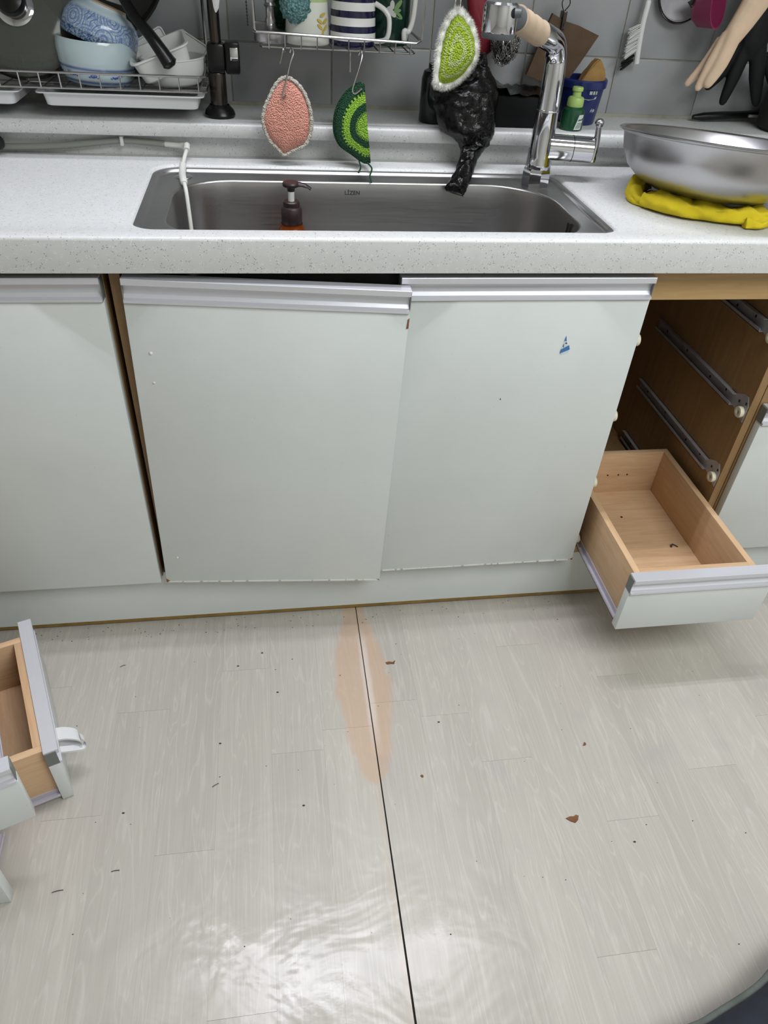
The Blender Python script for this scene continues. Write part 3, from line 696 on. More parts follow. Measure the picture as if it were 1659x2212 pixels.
for lab, loc, rot in (('upright white plastic lid leaning behind the pan handle', (.062, .500, 1.000), (R(80), R(-28), 0)), ('white plastic lid leaning left of the dark pole', (.108, .515, .995), (R(82), R(30), 0))):
    t = thing('box_lid', lab, 'lid', loc, rot, group='white lids in the rack')
    obj('panel', B().loops([rr(-.026, .026, -.02, .036, .006, 0, 4), rr(-.028, .028, -.022, .038, .006, .002, 4), rr(-.028, .028, -.022, .038, .006, .005, 4), rr(-.026, .026, -.02, .036, .005, .005, 4), rr(-.025, .025, -.019, .035, .005, .0025, 4)], cap_first=True, cap_last=True), 'whiteplastic', t)
# frying pan
t = thing('frying_pan', 'black frying pan behind the bowls with its handle pointing down right', 'pan', (-.045, .52, 1.13))
Mp = T(-.020, .530, 1.135) @ Matrix.Rotation(R(78), 4, 'X') @ Matrix.Rotation(R(-10), 4, 'Y')
obj('pan_body', B().lathe([(0, 0), (.095, 0), (.105, .004), (.118, .030), (.120, .032), (.116, .031), (.103, .008), (.094, .004), (0, .004)], Mp, 48), 'blackmatt', t)
hp = catmull([(.012, .440, 1.105), (.0191, .432, 1.0932), (.0376, .415, 1.0664), (.0576, .400, 1.0471), (.0761, .388, 1.0246), (.0876, .382, 1.0089), (.0945, .380, .9995)], 5)
n = len(hp)
obj('handle', B().tube(hp, [.0085+.0075*(i/(n-1))**1.5 if i < n-4 else .0155-.0028*(i-n+4) for i in range(n)], 18, flat=.7), 'blackplastic', t)
obj('bracket', B().box(-.008, .028, .440, .446, 1.080, 1.115, .002, M=T(.010, .443, 1.095) @ Matrix.Rotation(R(14), 4, 'Y') @ T(-.010, -.443, -1.095)), 'railgrey', t)
for x, z in ((.004, 1.092), (.020, 1.088)):
    obj('rivet', B().lathe([(0, .003), (.003, .002), (.0045, 0)], T(x, .440, z) @ Matrix.Rotation(R(90), 4, 'X'), 12), 'chrome', t)

t = thing('white_spoon', 'white spoon tip hanging in front of the dark rack pole', 'spoon', (.175, .425, 1.08))
obj('blade', B().tube([(.1735, .425, 1.0765), (.1745, .425, 1.083), (.1755, .425, 1.10), (.176, .425, 1.30)], [.0012, .0045, .0075, .004], 10, flat=.35, up=(0, 1, 0)), 'whiteplastic', t)
t = thing('bead_chain', 'thin metal bead chain hanging left of the wire cup basket', 'chain', (.227, .372, 1.06))
b = B(); b.tube([(.2275, .372, 1.066), (.2225, .372, 1.30)], .0005, 4)
for k in range(40): b.lathe([(0, -.0016), (.0014, -.0008), (.0014, .0008), (0, .0016)], T(.2275-.005*k*.0045/.234, .372, 1.066+k*.0045), 6)
obj('beads', b, 'darkchrome', t)

# ------------------------------------------------------------------ hanging cup basket
ZB = 1.039
cb = thing('cup_basket', 'chrome wire basket with cups hanging above the sink', 'wire basket', (.38, .42, 1.036))
F0, F1 = .360, .482
obj('top_rim', wire([(.2405, F0, 1.0585), (.516, F0, 1.0520), (.5245, F0+.006, 1.056), (.5255, F1, 1.056), (.238, F1, 1.06), (.236, F0+.006, 1.060)], .0024, 8, True), 'wire', cb)
obj('bottom_rim', wire([(.250, F0+.005, ZB-.002), (.512, F0+.005, ZB-.003), (.516, F0+.012, ZB-.003), (.516, F1, ZB-.003), (.247, F1, ZB-.002), (.247, F0+.012, ZB-.002)], .0016, 6, True), 'wire', cb)
for x in (.2385, .5255):
    for y in (F0+.004, F1):
        obj('hanger', wire([(x, y, 1.057), (x-.002 if x < .3 else x+.003, y, 1.13), (x, y, 1.399)], .0018), 'wire', cb)
for k in range(10):
    x = .262+k*.0272
    obj('wire', wire([(x, F0-.001, 1.0575-k*.0005), (x, F0+.003, ZB-.0035), (x, F1, ZB-.0035), (x, F1, 1.057)], .0013), 'wire', cb)
def handle_loop(pts, r=.0045): return B().tube(catmull(pts, 6), r, 12)
t = thing('striped_mug', 'white mug with navy blue stripes standing in the wire basket', 'mug', (.4095, .410, ZB))
obj('body', B().lathe([(0, 0), (.037, 0), (.0405, .002), (.041, .006), (.0385, .06), (.0375, .105), (.0355, .105), (.0365, .06), (.038, .006), (0, .004)], T(.4095, .410, ZB), 48), 'stripe', t, ang=60)
for ch in t.children: ch.data.transform(Matrix())
obj('handle', handle_loop([(.4465, .398, ZB+.064), (.462, .392, ZB+.056), (.4705, .389, ZB+.044), (.4705, .389, ZB+.022), (.464, .391, ZB+.012), (.447, .396, ZB+.009)], .0042), 'white_glaze', t)
t = thing('green_mug', 'dark green mug with a flower print and white handle in the basket', 'mug', (.472, .448, ZB))
obj('body', B().lathe([(0, 0), (.036, 0), (.039, .003), (.039, .105), (.037, .105), (.037, .005), (0, .004)], T(.478, .452, ZB), 48), 'green_glaze', t, ang=60)
obj('handle', handle_loop([(.510, .437, ZB+.018), (.502, .405, ZB+.012), (.5005, .401, ZB+.026), (.509, .404, ZB+.026), (.5165, .408, ZB+.05), (.519, .410, ZB+.10)], .0046), 'white_glaze', t)
for cu_, cv_, a_, b_, ro, mt in ((-.003, .052, .008, .004, .5, 'petal'), (.002, .058, .007, .004, 1.6, 'petal'), (-.006, .044, .007, .004, 2.4, 'petal'), (.003, .046, .008, .004, -.7, 'petal'), (.013, .058, .010, .004, .8, 'leafgreen'), (.014, .043, .010, .004, -.5, 'leafgreen'), (.012, .050, .007, .003, .1, 'leafgreen')):
    decal(t, 'flower_print', .478, .452, .0390, R(-92), ZB+.004, ell(cu_, cv_, a_, b_, ro), mt)
t = thing('leaf_cup', 'white cup with green band and yellow leaf sprig in the basket', 'cup', (.330, .415, ZB))
obj('body', B().lathe([(0, 0), (.038, 0), (.040, .003), (.036, .06), (.0335, .105), (.0315, .105), (.034, .06), (.037, .006), (0, .004)], T(.330, .415, ZB), 48), 'cup', t, ang=60)
for cu_, cv_, ro in ((.000, .045, .35), (-.006, .036, 2.6), (.006, .036, .6), (-.006, .028, 2.5), (.006, .026, .8), (.000, .018, 1.5)):
    decal(t, 'leaf_print', .330, .415, .0385, R(-50), ZB, ell(cu_, cv_, .0062, .0024, ro), 'leafyellow', .0012)
t = thing('metal_goblet', 'silver metal goblet at the left end of the wire basket', 'goblet', (.266, .412, ZB))
obj('body', B().lathe([(0, 0), (.0285, 0), (.030, .003), (.030, .014), (.028, .0155), (.022, .018), (.011, .022), (.0085, .028), (.0095, .032), (.0075, .036), (.0075, .05), (.011, .053), (.008, .057), (.010, .064), (.024, .075), (.030, .09), (.030, .115), (.028, .115), (.028, .09), (0, .072)], T(.266, .412, ZB), 40), 'bowlsteel', t, ang=50)
def blob(b, c, r, amp, fr, seg=24, sq=(1, 1, 1)):
    bm = b.bm; vs = bmesh.ops.create_icosphere(bm, subdivisions=4, radius=1)['verts']
    for v in vs:
        n_ = v.co.normalized(); k = 1+amp*mnoise.noise(n_*fr+Vector(c)*7)+amp*.5*mnoise.noise(n_*fr*2.7)
        v.co = Vector(c)+V(n_.x*sq[0], n_.y*sq[1], n_.z*sq[2])*r*k
    return b
o = blob(B(), (.3075, .378, 1.098), .0245, .22, 6, sq=(1, .7, 1.1))
tag(recenter(obj('mesh_scrubber', o, 'teal', ang=80)), 'teal glittery mesh scrubber ball hanging in front of the white cup', 'scrubber')
tag(recenter(obj('olive_sponge', blob(B(), (.286, .452, 1.085), .030, .2, 5, sq=(.8, .5, 1.3)), 'dgreen', ang=80)), 'dark olive scrubber behind the silver goblet', 'scrubber')

# ------------------------------------------------------------------ crocheted scrubbers
def puffy(outline, y, t, rings=9, res=5, mats=None, nz=.0008, yfun=None):
    pts = catmull([(x, 0, z) for x, z in outline], res, True); n = len(pts); c = sum(pts, Vector())/n; b = B(); bm = b.bm
    def P(p, s_, side):
        q = c+(p-c)*s_; yy = t*math.sqrt(max(0, 1-s_**2.2))
        k = mnoise.noise(V(q.x*160, q.z*160, side*5))*nz
        return V(q.x, (yfun(q.z) if yfun else y)+side*(yy+k), q.z)
    for side in (-1, 1):
        prev = None
        for i in range(rings, -1, -1):
            s_ = i/rings
            if s_ == 0: cur = [bm.verts.new(P(pts[0], 0, side))]
            elif s_ == 1 and side == 1: cur = rim
            else: cur = [bm.verts.new(P(p, s_, side)) for p in pts]
            if s_ == 1 and side == -1: rim = cur
            if prev:
                for k in range(n):
                    if len(cur) == 1: f = bm.faces.new((prev[k], prev[(k+1) % n], cur[0]))
                    else: f = bm.faces.new((prev[k], prev[(k+1) % n], cur[(k+1) % n], cur[k]))
                    f.material_index = mats(i, rings) if mats else 0
            prev = cur
    return b, pts
PINK = [(0.2797, 0.9907), (0.2918, 0.9932), (0.3061, 0.986), (0.3188, 0.9721), (0.3283, 0.9507), (0.3321, 0.927), (0.3293, 0.9042), (0.3189, 0.8862), (0.2966, 0.8763), (0.281, 0.8689), (0.2696, 0.8796), (0.2559, 0.8925), (0.2477, 0.9113), (0.2452, 0.9277), (0.2503, 0.947), (0.2584, 0.9617), (0.2672, 0.9777)]
t = thing('crochet_scrubber', 'pink crocheted scrubber with an off-white edge hanging on a hook', 'scrubber', (.287, .356, .868))
sh = [((x-.287)*.95+.286, (z-.93)*.955+.931) for x, z in PINK]
b, pts = puffy(sh, .356, .010); obj('body', b, 'pink', t, ang=80)
b, pts = puffy(PINK, .356, .004, 3); full = catmull([(x, .356, z) for x, z in PINK], 5, True)
b.bm.free(); obj('edging', B().tube(full, [.0036+.0008*math.sin(i*2.1) for i in range(len(full))], 8, True), 'offwhite', t, ang=80)
GO = [(.4262, .9896), (0.4187, 0.9888), (0.3976, 0.9745), (0.3814, 0.9507), (0.3758, 0.9282), (0.3769, 0.9053), (0.3874, 0.8853), (0.4068, 0.8723), (0.4291, 0.8591), (.4425, .8600)]
GC = [(0.4262, 0.9896), (.4268, .980), (0.428, 0.9609), (.430, .945), (0.4317, 0.9296), (.434, .915), (0.4363, 0.9006), (.439, .885), (0.4410, 0.870), (.4425, .860)]
t = thing('crochet_scrubber', 'dark green and lime striped crocheted scrubber folded over a hook', 'scrubber', (.41, .356, .858))
def crescent(yoff, xs, t_, back=False):
    b = B(); a = catmull([(x, 0, z) for x, z in GO], 6); e = catmull([(x, 0, z) for x, z in GC[::-1]], 3); loop = a+e[1:-1]; n = len(loop); na = len(a)
    cc_ = V(.4332, 0, .922); rings = 16; rim = None
    for side in (-1, 1):
        prev = None
        for i in range(rings, 0, -1):
            s_ = i/rings
            if s_ == 1 and rim: cur = rim
            else:
                cur = []
                for k, p in enumerate(loop):
                    q = cc_+(p-cc_)*s_; u = min(1, (q-V(q.x, 0, q.z)).length) if False else 0
                    w_ = math.sin(math.pi*min(1, max(0, (q.z-.858)/.132)))**.5 if .858 < q.z < .990 else 0
                    edge = math.sqrt(max(0, 1-s_**3)) if k < na else .75
                    cur.append(b.bm.verts.new(V(q.x+xs, .356+yoff+side*t_*w_*edge, q.z)))
                if s_ == 1: rim = cur
            if prev:
                for k in range(n):
                    f = b.bm.faces.new((prev[k], prev[(k+1) % n], cur[(k+1) % n], cur[k])); q = s_+.5/rings+(.028 if k % 2 else -.028)
                    f.material_index = 1 if (q < .36 or .56 < q < .80) and k < na-1 else 0
            prev = cur
        b.bm.faces.new(prev).material_index = 1
    return b
obj('front_fold', crescent(-.007, 0, .007), ['dgreen', 'lime'], t, ang=80)
obj('back_fold', crescent(.008, -.004, .007), ['dgreen', 'lime'], t, ang=80)
obj('yarn_tail', B().tube(catmull([(.4211, .354, .868), (.4208, .350, .8626), (.4224, .338, .8543), (.4168, .325, .8490)], 4), .0016, 6), 'dgreen', t)
obj('yarn_tail', B().tube(catmull([(.4352, .354, .866), (.4349, .350, .8613), (.4431, .335, .8545), (.4376, .315, .8465), (.4379, .295, .8400)], 4), .0016, 6), 'dgreen', t)
LIME = [(0.5759, 1.0982), (0.5867, 1.1025), (0.6012, 1.0913), (0.6128, 1.0784), (0.6227, 1.055), (0.6239, 1.0342), (0.6144, 1.0162), (0.5979, 0.9984), (0.5776, 0.9882), (0.563, 0.9885), (0.5554, 0.9955), (0.5555, 1.0283), (0.5566, 1.0492), (0.5602, 1.0697), (0.5674, 1.0866)]
t = thing('fluffy_scrubber', 'fluffy lime green scrubber with white edge hanging on a white string', 'scrubber', (.59, .36, .988))
cx_, cz_ = .5895, 1.043
b, pts = puffy([((x-cx_)*.90+.5915, (z-cz_)*.91+cz_) for x, z in LIME], .358, .011, 10, mats=lambda i, r: 1 if i in (3, 4, 7) else 0); obj('body', b, ['limefuzz', 'palelime'], t, ang=80)
full = catmull([((x-cx_)*.96+cx_, .360, (z-cz_)*.965+cz_) for x, z in LIME], 5, True)
obj('edging', B().tube(full, [.0050+.001*math.sin(i*1.3) for i in range(len(full))], 9, True), 'fuzzwhite', t, ang=80)
b = B(); rnd = random.Random(3)
for i in range(7000):
    k = rnd.randrange(len(full)); p = full[k]; out_ = (p-V(cx_, .36, cz_)).normalized()
    d_ = (out_*rnd.uniform(-.2, 1)+V(rnd.uniform(-.6, .6), rnd.uniform(-1, .4), rnd.uniform(-.6, .6))).normalized()
    q = p+d_*.0040; e_ = q+d_*rnd.uniform(.003, .0075)+V(rnd.uniform(-1, 1), rnd.uniform(-1, 1), rnd.uniform(-1, 1))*.0012; w_ = d_.cross(V(rnd.random(), rnd.random(), rnd.random())).normalized()*.00035
    b.bm.faces.new([b.bm.verts.new(q-w_), b.bm.verts.new(q+w_), b.bm.verts.new(e_)])
o = obj('fuzz', b, 'fuzzwhite', t, smooth=False); o['kind'] = 'stuff'
obj('string', B().tube([(.578, .36, 1.098), (.581, .365, 1.14), (.584, .37, 1.30)], .0011, 5).tube([(.588, .36, 1.10), (.5885, .365, 1.14), (.585, .37, 1.30)], .0011, 5), 'whitefuzz', t)
# s hooks
for lab, p in (('steel S-hook holding the pink scrubber', [(.297, .366, 1.030), (.2995, .362, 1.036), (.3025, .358, 1.030), (.296, .352, 1.015), (.287, .346, .985), (.2815, .342, .969), (.283, .343, .9645), (.2865, .350, .967)]),
               ('steel S-hook holding the green striped scrubber', [(.416, .368, 1.030), (.419, .364, 1.036), (.4215, .360, 1.030), (.416, .354, 1.012), (.408, .350, .990), (.405, .348, .979), (.409, .347, .974), (.4215, .344, .9835)]),
               ('empty short steel hook beside the pink scrubber hook', [(.289, .366, 1.031), (.2865, .362, 1.036), (.284, .358, 1.031), (.280, .356, 1.018), (.2795, .356, 1.014)]),
               ('empty short steel hook beside the green scrubber hook', [(.402, .378, 1.030), (.402, .376, 1.036), (.402, .373, 1.031), (.402, .372, 1.005), (.402, .373, 1.002)])):
    tag(recenter(obj('s_hook', B().tube(catmull(p, 5), .0016, 8), 'wire')), lab, 'hook', 'steel hooks on the wire basket')

# ------------------------------------------------------------------ things on the ledge, middle and right
t = thing('glass_jar', 'short dark green glass jar on the ledge left of the black bag', 'jar', (.578, .462, ZL))
obj('body', B().lathe([(0, ZL), (.026, ZL), (.028, .914), (.0275, .985), (.024, .998), (.016, 1.002), (.016, 1.010), (0, 1.010)], T(.578, .462, 0), 32), 'darkbottle', t)
def bagmesh():
    sec = [((.643, .408, 1.036), (.654, .410, 1.038), .006), ((.628, .406, 1.022), (.659, .410, 1.022), .013), ((.590, .402, 1.002), (.668, .406, 1.008), .022), ((.567, .400, .985), (.679, .404, .992), .029), ((.565, .398, .965), (.686, .402, .972), .033),
           ((.567, .390, .940), (.685, .394, .940), .034), ((.580, .376, .914), (.682, .378, .910), .027), ((.604, .372, .900), (.676, .374, .896), .021), ((.6175, .368, .883), (.665, .368, .882), .016), ((.612, .350, .8684), (.6523, .350, .8749), .013),
           ((.6023, .325, .8570), (.6384, .325, .8575), .011), ((.5876, .300, .8440), (.6255, .300, .8420), .009), ((.5753, .285, .8380), (.6164, .285, .8300), .008), ((.577, .279, .8315), (.610, .277, .8230), .003)]
    L = catmull([a for a, _, _ in sec], 6); Q = catmull([b_ for _, b_, _ in sec], 6); Tt = catmull([(t_, 0, 0) for _, _, t_ in sec], 6); b = B(); rings = []; n = 56
    for i in range(len(L)):
        m_ = (L[i]+Q[i])/2; h_ = (Q[i]-L[i])/2; ax = L[min(i+1, len(L)-1)]-L[max(i-1, 0)]; nn = h_.cross(ax).normalized(); nn = nn if nn.y < 0 else -nn
        ring = []
        for k in range(n):
            a = 2*math.pi*k/n; ca, sa = math.cos(a), math.sin(a)
            p = m_+h_*ca+nn*Tt[i].x*(abs(sa)**.8)*(1 if sa > 0 else -.55)
            rd = 1-abs(mnoise.noise(V(p.x*34+3, i*.13, p.y*30)))*2.2; rd2 = 1-abs(mnoise.noise(V(p.x*70, i*.22+9, p.y*70)))*2.2
            p += nn*(rd*.0085+rd2*.0050)*abs(sa)*min(1, Tt[i].x/.012)+h_.normalized()*mnoise.noise(V(i*.35, ca*2, 4))*.004*abs(ca)
            ring.append(p)
        rings.append(ring)
    b.loops(rings, cap_last=True, cap_first=True); return b
tag(recenter(obj('plastic_bag', bagmesh(), 'bag', ang=50)), 'crumpled black plastic bag hanging from the ledge into the sink', 'bag')
t = thing('black_box', 'black plastic box on the ledge behind the black bag and faucet', 'box', (.74, .48, ZL))
obj('body', B().box(.676, .805, .425, .535, ZL, .967, .004), 'gloveblack', t)
b = B(); g = []
for i in range(14):
    g.append([V(.690+.115*i/13, .418+.115*j/7, .968+.010*abs(mnoise.noise(V(i*.7, j*.9, 2)))+(.012 if i < 3 else 0)) for j in range(8)])
b.loops(g, close=False); obj('film_cover', b, 'bag', t, ang=80)
RED = [(0.6378, 1.1308), (0.6672, 1.1321), (0.6872, 1.0797), (0.7041, 1.0429), (0.704, 1.0314), (0.6872, 1.0176), (0.6683, 1.0185), (0.6548, 1.0486), (0.6453, 1.078)]
b, _ = puffy(RED, .53, .012); tag(recenter(obj('rubber_mitt', b, 'red', ang=80)), 'dark red rubber mitt hanging on the tiles behind the faucet head', 'mitt')
# steel wool
b = B(); rnd = random.Random(11)
for i in range(420):
    c = V(.718, .505, 1.043); n1 = V(rnd.gauss(0, 1), rnd.gauss(0, 1), rnd.gauss(0, 1)).normalized(); n2 = n1.orthogonal().normalized(); n3 = n1.cross(n2); r0 = .010+rnd.random()*.016; ph = rnd.random()*6; o_ = n1*rnd.uniform(-.014, .014)
    b.tube([c+o_+V((n2.x*math.cos(a)+n3.x*math.sin(a))*r0*.95*(1+.25*math.sin(5*a+ph)), (n2.y*math.cos(a)+n3.y*math.sin(a))*r0*.7, (n2.z*math.cos(a)+n3.z*math.sin(a))*r0*1.25*(1+.25*math.sin(4*a+ph))) for a in [2*math.pi*k/16 for k in range(16)]], .00042, 3, True)
t = thing('steel_wool', 'grey steel wool scourer hanging under the spray head', 'scourer', (.718, .505, 1.005)); o = obj('wire_tangle', b, 'wool', t); o['kind'] = 'stuff'
obj('core', blob(B(), (.718, .505, 1.043), .021, .25, 5, sq=(1, .7, 1.3)), 'darkchrome', t, ang=80)
obj('hanging_wire', B().tube([(.718, .505, 1.066), (.720, .506, 1.30)], .0012, 5), 'wire', t)
CARD = [(0.81, 1.0929), (0.8359, 1.082), (0.8659, 1.0757), (0.9119, 1.0608), (0.8831, 1.0118), (0.8532, 0.9651), (0.8149, 0.9771), (0.7754, 0.9889), (0.7921, 1.0423)]
t = thing('scouring_pad', 'brown scouring pad hanging from a clip behind the faucet', 'scouring pad', (.84, .525, .965))
obj('pad', B().slab(CARD, .520, .529), 'padbrown', t, smooth=False)
obj('clip', B().box(.829, .837, .514, .535, 1.068, 1.098, .0015), 'darkchrome', t)
obj('wire_loop', B().tube(catmull([(.833, .524, 1.095), (.826, .524, 1.110), (.833, .524, 1.125), (.842, .524, 1.110), (.834, .524, 1.098)], 5), .0011, 6).tube([(.834, .524, 1.12), (.836, .524, 1.30)], .0011, 6), 'darkchrome', t)
t = thing('blue_tub', 'dark blue plastic tub on the ledge behind the green bottle', 'tub', (.892, .500, ZL))
TX, TY = .890, .502
obj('body', B().lathe([(0, ZL), (.0365, ZL), (.038, .914), (.0455, .984), (.0435, .984), (.036, .915), (0, .914)], T(TX, TY, 0), 40), 'tubblue', t)
obj('rim', B().lathe([(.0455, .976), (.0485, .977), (.0490, .989), (.0470, .992), (.0435, .991), (.0435, .984)], T(TX, TY, 0), 40), 'tubblue', t)
def ctub(z): return .038+.0075*(z-.914)/.07
for u, v, a_, h_ in ((.006, .060, .004, .006), (.013, .060, .003, .006), (.019, .060, .002, .006)):
    decal(t, 'label_print', TX, TY, ctub(ZL+v)-.0002, R(-92), ZL+v-h_/2, [(u-a_/2*1.5, 0), (u+a_/2*1.5, 0), (u+a_/2*1.5, h_), (u-a_/2*1.5, h_)], 'printgrey', .0008)
decal(t, 'label_print', TX, TY, ctub(.965)-.0003, R(-98), .9625, [(-.012, .0), (.026, .0015), (.024, -.0025), (.008, -.0045), (-.006, -.002)], 'printgrey', .0009)
for u, v in ((.006, 0), (.0085, .002), (.011, -.001), (.013, .001), (.0155, 0)):
    decal(t, 'lettering', TX, TY, ctub(.938)-.0002, R(-80), .936, [(u-.0004, v), (u+.0004, v), (u+.0006, v+.005), (u-.0002, v+.005)], 'paper', .0008)
    decal(t, 'lettering', TX, TY, ctub(.938)-.0002, R(-80), .936, [(u-.001, v+.002), (u+.001, v+.0022), (u+.001, v+.0028), (u-.001, v+.0026)], 'paper', .0008)
b = B(); b.slab([(.872, .968), (.931, .968), (.932, .996), (.926, 1.008), (.9185, 1.020), (.911, 1.026), (.904, 1.022), (.889, 1.000)], .487, .511); bmesh.ops.bevel(b.bm, geom=b.bm.edges[:], offset=.003, segments=2, affect='EDGES')
tag(recenter(obj('sponge', b, 'sponge')), 'tan sponge sticking out of the blue tub', 'sponge')
t = thing('soap_bottle', 'small green soap bottle with lime green cap and white label', 'bottle', (.856, .428, ZL))
GX, GY = .8545, .430
obj('body', B().lathe([(0, ZL), (.0205, ZL), (.0225, .9135), (.0225, .940), (.0205, .9475), (.0150, .952), (.013, .954)], T(GX, GY, 0), 32), 'botgreen', t)
cp = obj('cap', B().lathe([(.0155, .952), (.0160, .953), (.0160, .965), (.0140, .968), (.0085, .970), (.0080, .977), (.0105, .979), (.0108, .983), (.0095, .9855), (0, .986)], T(GX, GY, 0), 28), 'capgreen', t)
b = B(); a0 = R(-98); rows = []
for v0 in (0, .5, 1):
    rows.append([V(GX+.0229*math.cos(a0+u/.0225), GY+.0229*math.sin(a0+u/.0225), .9145+v0*.026) for u in [(.001+.007*v0)+(.016+.004*v0-.001-.007*v0)*i/8 for i in range(9)]])
b.loops(rows, close=False); obj('label', b, 'paper', t)
decal(t, 'label_print', GX, GY, .0232, R(-98), .9145, [(.0075, .0155), (.017, .017), (.0185, .0205), (.0155, .0185), (.008, .0175)], 'ink', .0005)
for k in range(4): decal(t, 'label_print', GX, GY, .0232, R(-98), .9145, [(.004+.001*k, .003+.0026*k), (.014+.001*k, .0034+.0026*k), (.014+.001*k, .0042+.0026*k), (.004+.001*k, .0038+.0026*k)], 'ink', .0004)
# brush
t = thing('dish_brush', 'white dish brush with dark tip hanging on the tiles', 'brush', (1.0, .545, 1.0))
hb = catmull([(1.012, .548, 1.30), (1.0105, .548, 1.14), (1.0104, .546, 1.1145), (1.0085, .544, 1.0842), (1.0108, .544, 1.0453), (1.0150, .544, 1.0133)], 5)
obj('handle', B().tube(hb, [.0045]*8+[.0055]*(len(hb)-8), 10, flat=.8), 'whiteplastic', t)
rnd = random.Random(5)
for k, (zt, zb_) in enumerate(((1.080, 1.068), (1.073, 1.060), (1.066, 1.052), (1.059, 1.045), (1.052, 1.038), (1.045, 1.031), (1.037, 1.023), (1.028, 1.012), (1.020, 1.004))):
    b = B()
    for j in range(14):
        oy = rnd.uniform(-.004, .004); oz = rnd.uniform(-.0025, .0025)
        b.tube([(1.006, .544+oy, zt+oz), (.984+rnd.uniform(-.002, .002), .543+oy*1.6, zb_+oz*1.5)], .0006, 4)
    obj('bristle_tuft', b, 'blackplastic' if k >= 7 else 'whiteplastic', t)
t = thing('hanging_strainer', 'round steel strainer hanging at top right beside the white brush', 'strainer', (1.085, .552, 1.085))
Ms = T(1.083, .553, 1.135) @ Matrix.Rotation(R(86), 4, 'X')
obj('steel_ring', B().tube([Ms @ V(.050*math.cos(a), .050*math.sin(a), 0) for a in [2*math.pi*k/40 for k in range(40)]], .0022, 8, True), 'darkchrome', t)
obj('mesh_dish', B().lathe([(.049, 0), (.045, -.006), (.03, -.010), (0, -.012), (0, -.011), (.03, -.009), (.045, -.005), (.048, .001)], Ms, 40), 'railgrey', t)
t = thing('checked_pot_holder', 'dark checked strip hanging between the strainer and pink ladle', 'pot holder', (1.11, .53, 1.09))
b = B().slab([(1.0847, 1.122), (1.1054, 1.1345), (1.140, 1.098), (1.120, 1.090)], .525, .531); obj('cloth', b, 'blackmatt', t, smooth=False)
for k in range(3):
    a = V(1.092+.012*k, .5245, 1.116-.010*k); obj('check_line', B().tube([a, a+V(.018, 0, .009)], .0006, 4), 'printgrey', t)
t = thing('pink_ladle', 'dark pink plastic scoop hanging at upper right by the gloves', 'ladle', (1.12, .49, 1.085))
Mk = T(1.125, .495, 1.118) @ Matrix.Rotation(R(75), 4, 'X') @ Matrix.Rotation(R(30), 4, 'Y')
obj('cup', B().lathe([(0, -.045), (.014, -.043), (.024, -.030), (.030, .004), (.0315, .008), (.0290, .008), (.022, -.028), (.012, -.040), (0, -.042)], Mk, 36, sx=.85, sy=1.2), 'pinkplastic', t, ang=60)
obj('stem', B().tube([(1.112, .50, 1.140), (1.105, .51, 1.30)], .004, 8), 'pinkplastic', t)
# rubber gloves
def glove(name, label, fingers, palm, mat):
    b = B()
    for pts, rs in fingers+[palm]:
        q = catmull(pts, 5); n = len(q); m = len(pts)-1
        rad = [rs[min(int(i/5), m)]+(rs[min(int(i/5)+1, m)]-rs[min(int(i/5), m)])*((i % 5)/5) for i in range(n)]
        if pts is not palm[0]:
            d_ = (q[-1]-q[-2]).normalized(); r_ = rad[-1]
            for e_, f_ in ((.45, .86), (.8, .58), (1.0, .2)): q.append(Vector(q[n-1])+d_*r_*e_); rad.append(r_*f_)
        b.tube(q, rad, 14, flat=.62, up=(0, 1, 0))
    o = recenter(obj(name, b, mat, ang=80))
    m = o.modifiers.new('remesh', 'REMESH'); m.mode = 'VOXEL'; m.voxel_size = .0022; m.use_smooth_shade = True
    s_ = o.modifiers.new('smooth', 'SMOOTH'); s_.iterations = 4
    return tag(o, label, 'glove')
glove('rubber_glove', 'beige rubber glove hanging fingers down at upper right',
      [([(1.146, .452, 1.078), (1.126, .446, 1.034), (1.1095, .442, .9915)], [.0145, .0130, .0085]), ([(1.140, .458, 1.070), (1.1195, .460, 1.027), (1.0955, .462, .9945)], [.013, .0115, .0075]), ([(1.156, .445, 1.085), (1.1405, .438, 1.034), (1.1235, .434, 1.000)], [.0165, .0150, .0105])],
      ([(1.215, .47, 1.20), (1.197, .462, 1.155), (1.174, .454, 1.112), (1.158, .450, 1.084), (1.143, .450, 1.055)], [.030, .029, .025, .0215, .0165]), 'glove')
glove('rubber_glove', 'black rubber glove hanging fingers down beside the beige glove',
      [([(1.206, .502, 1.075), (1.190, .502, 1.018), (1.1665, .504, .984)], [.016, .0125, .0085]), ([(1.218, .496, 1.055), (1.2085, .492, 1.006), (1.2005, .490, .9605)], [.016, .0150, .0090]), ([(1.244, .494, 1.055), (1.2585, .490, 1.006), (1.2745, .488, .9615)], [.018, .0165, .0095]), ([(1.268, .50, 1.045), (1.300, .50, 1.003), (1.318, .50, .975)], [.013, .011, .006])],
      ([(1.235, .52, 1.22), (1.230, .515, 1.15), (1.228, .505, 1.10), (1.232, .50, 1.06), (1.236, .498, 1.035)], [.034, .034, .033, .032, .020]), 'gloveblack')
# hanging rail that carries brush, gloves and pads (above the frame)
t = thing('hanging_rail', 'chrome rail under the wall cupboards carrying hooks and gloves', 'rail', (.9, .50, 1.30))
obj('tube', B().tube([(.55, .515, 1.30), (1.45, .515, 1.30)], .006, 10), 'wire', t)
for x in (.56, 1.0, 1.44): obj('bracket', B().box(x-.006, x+.006, .515, YW, 1.294, 1.306), 'wire', t)
obj('rail_hook', B().tube([(.585, .37, 1.30), (.585, .515, 1.306)], .002, 6), 'wire', t)
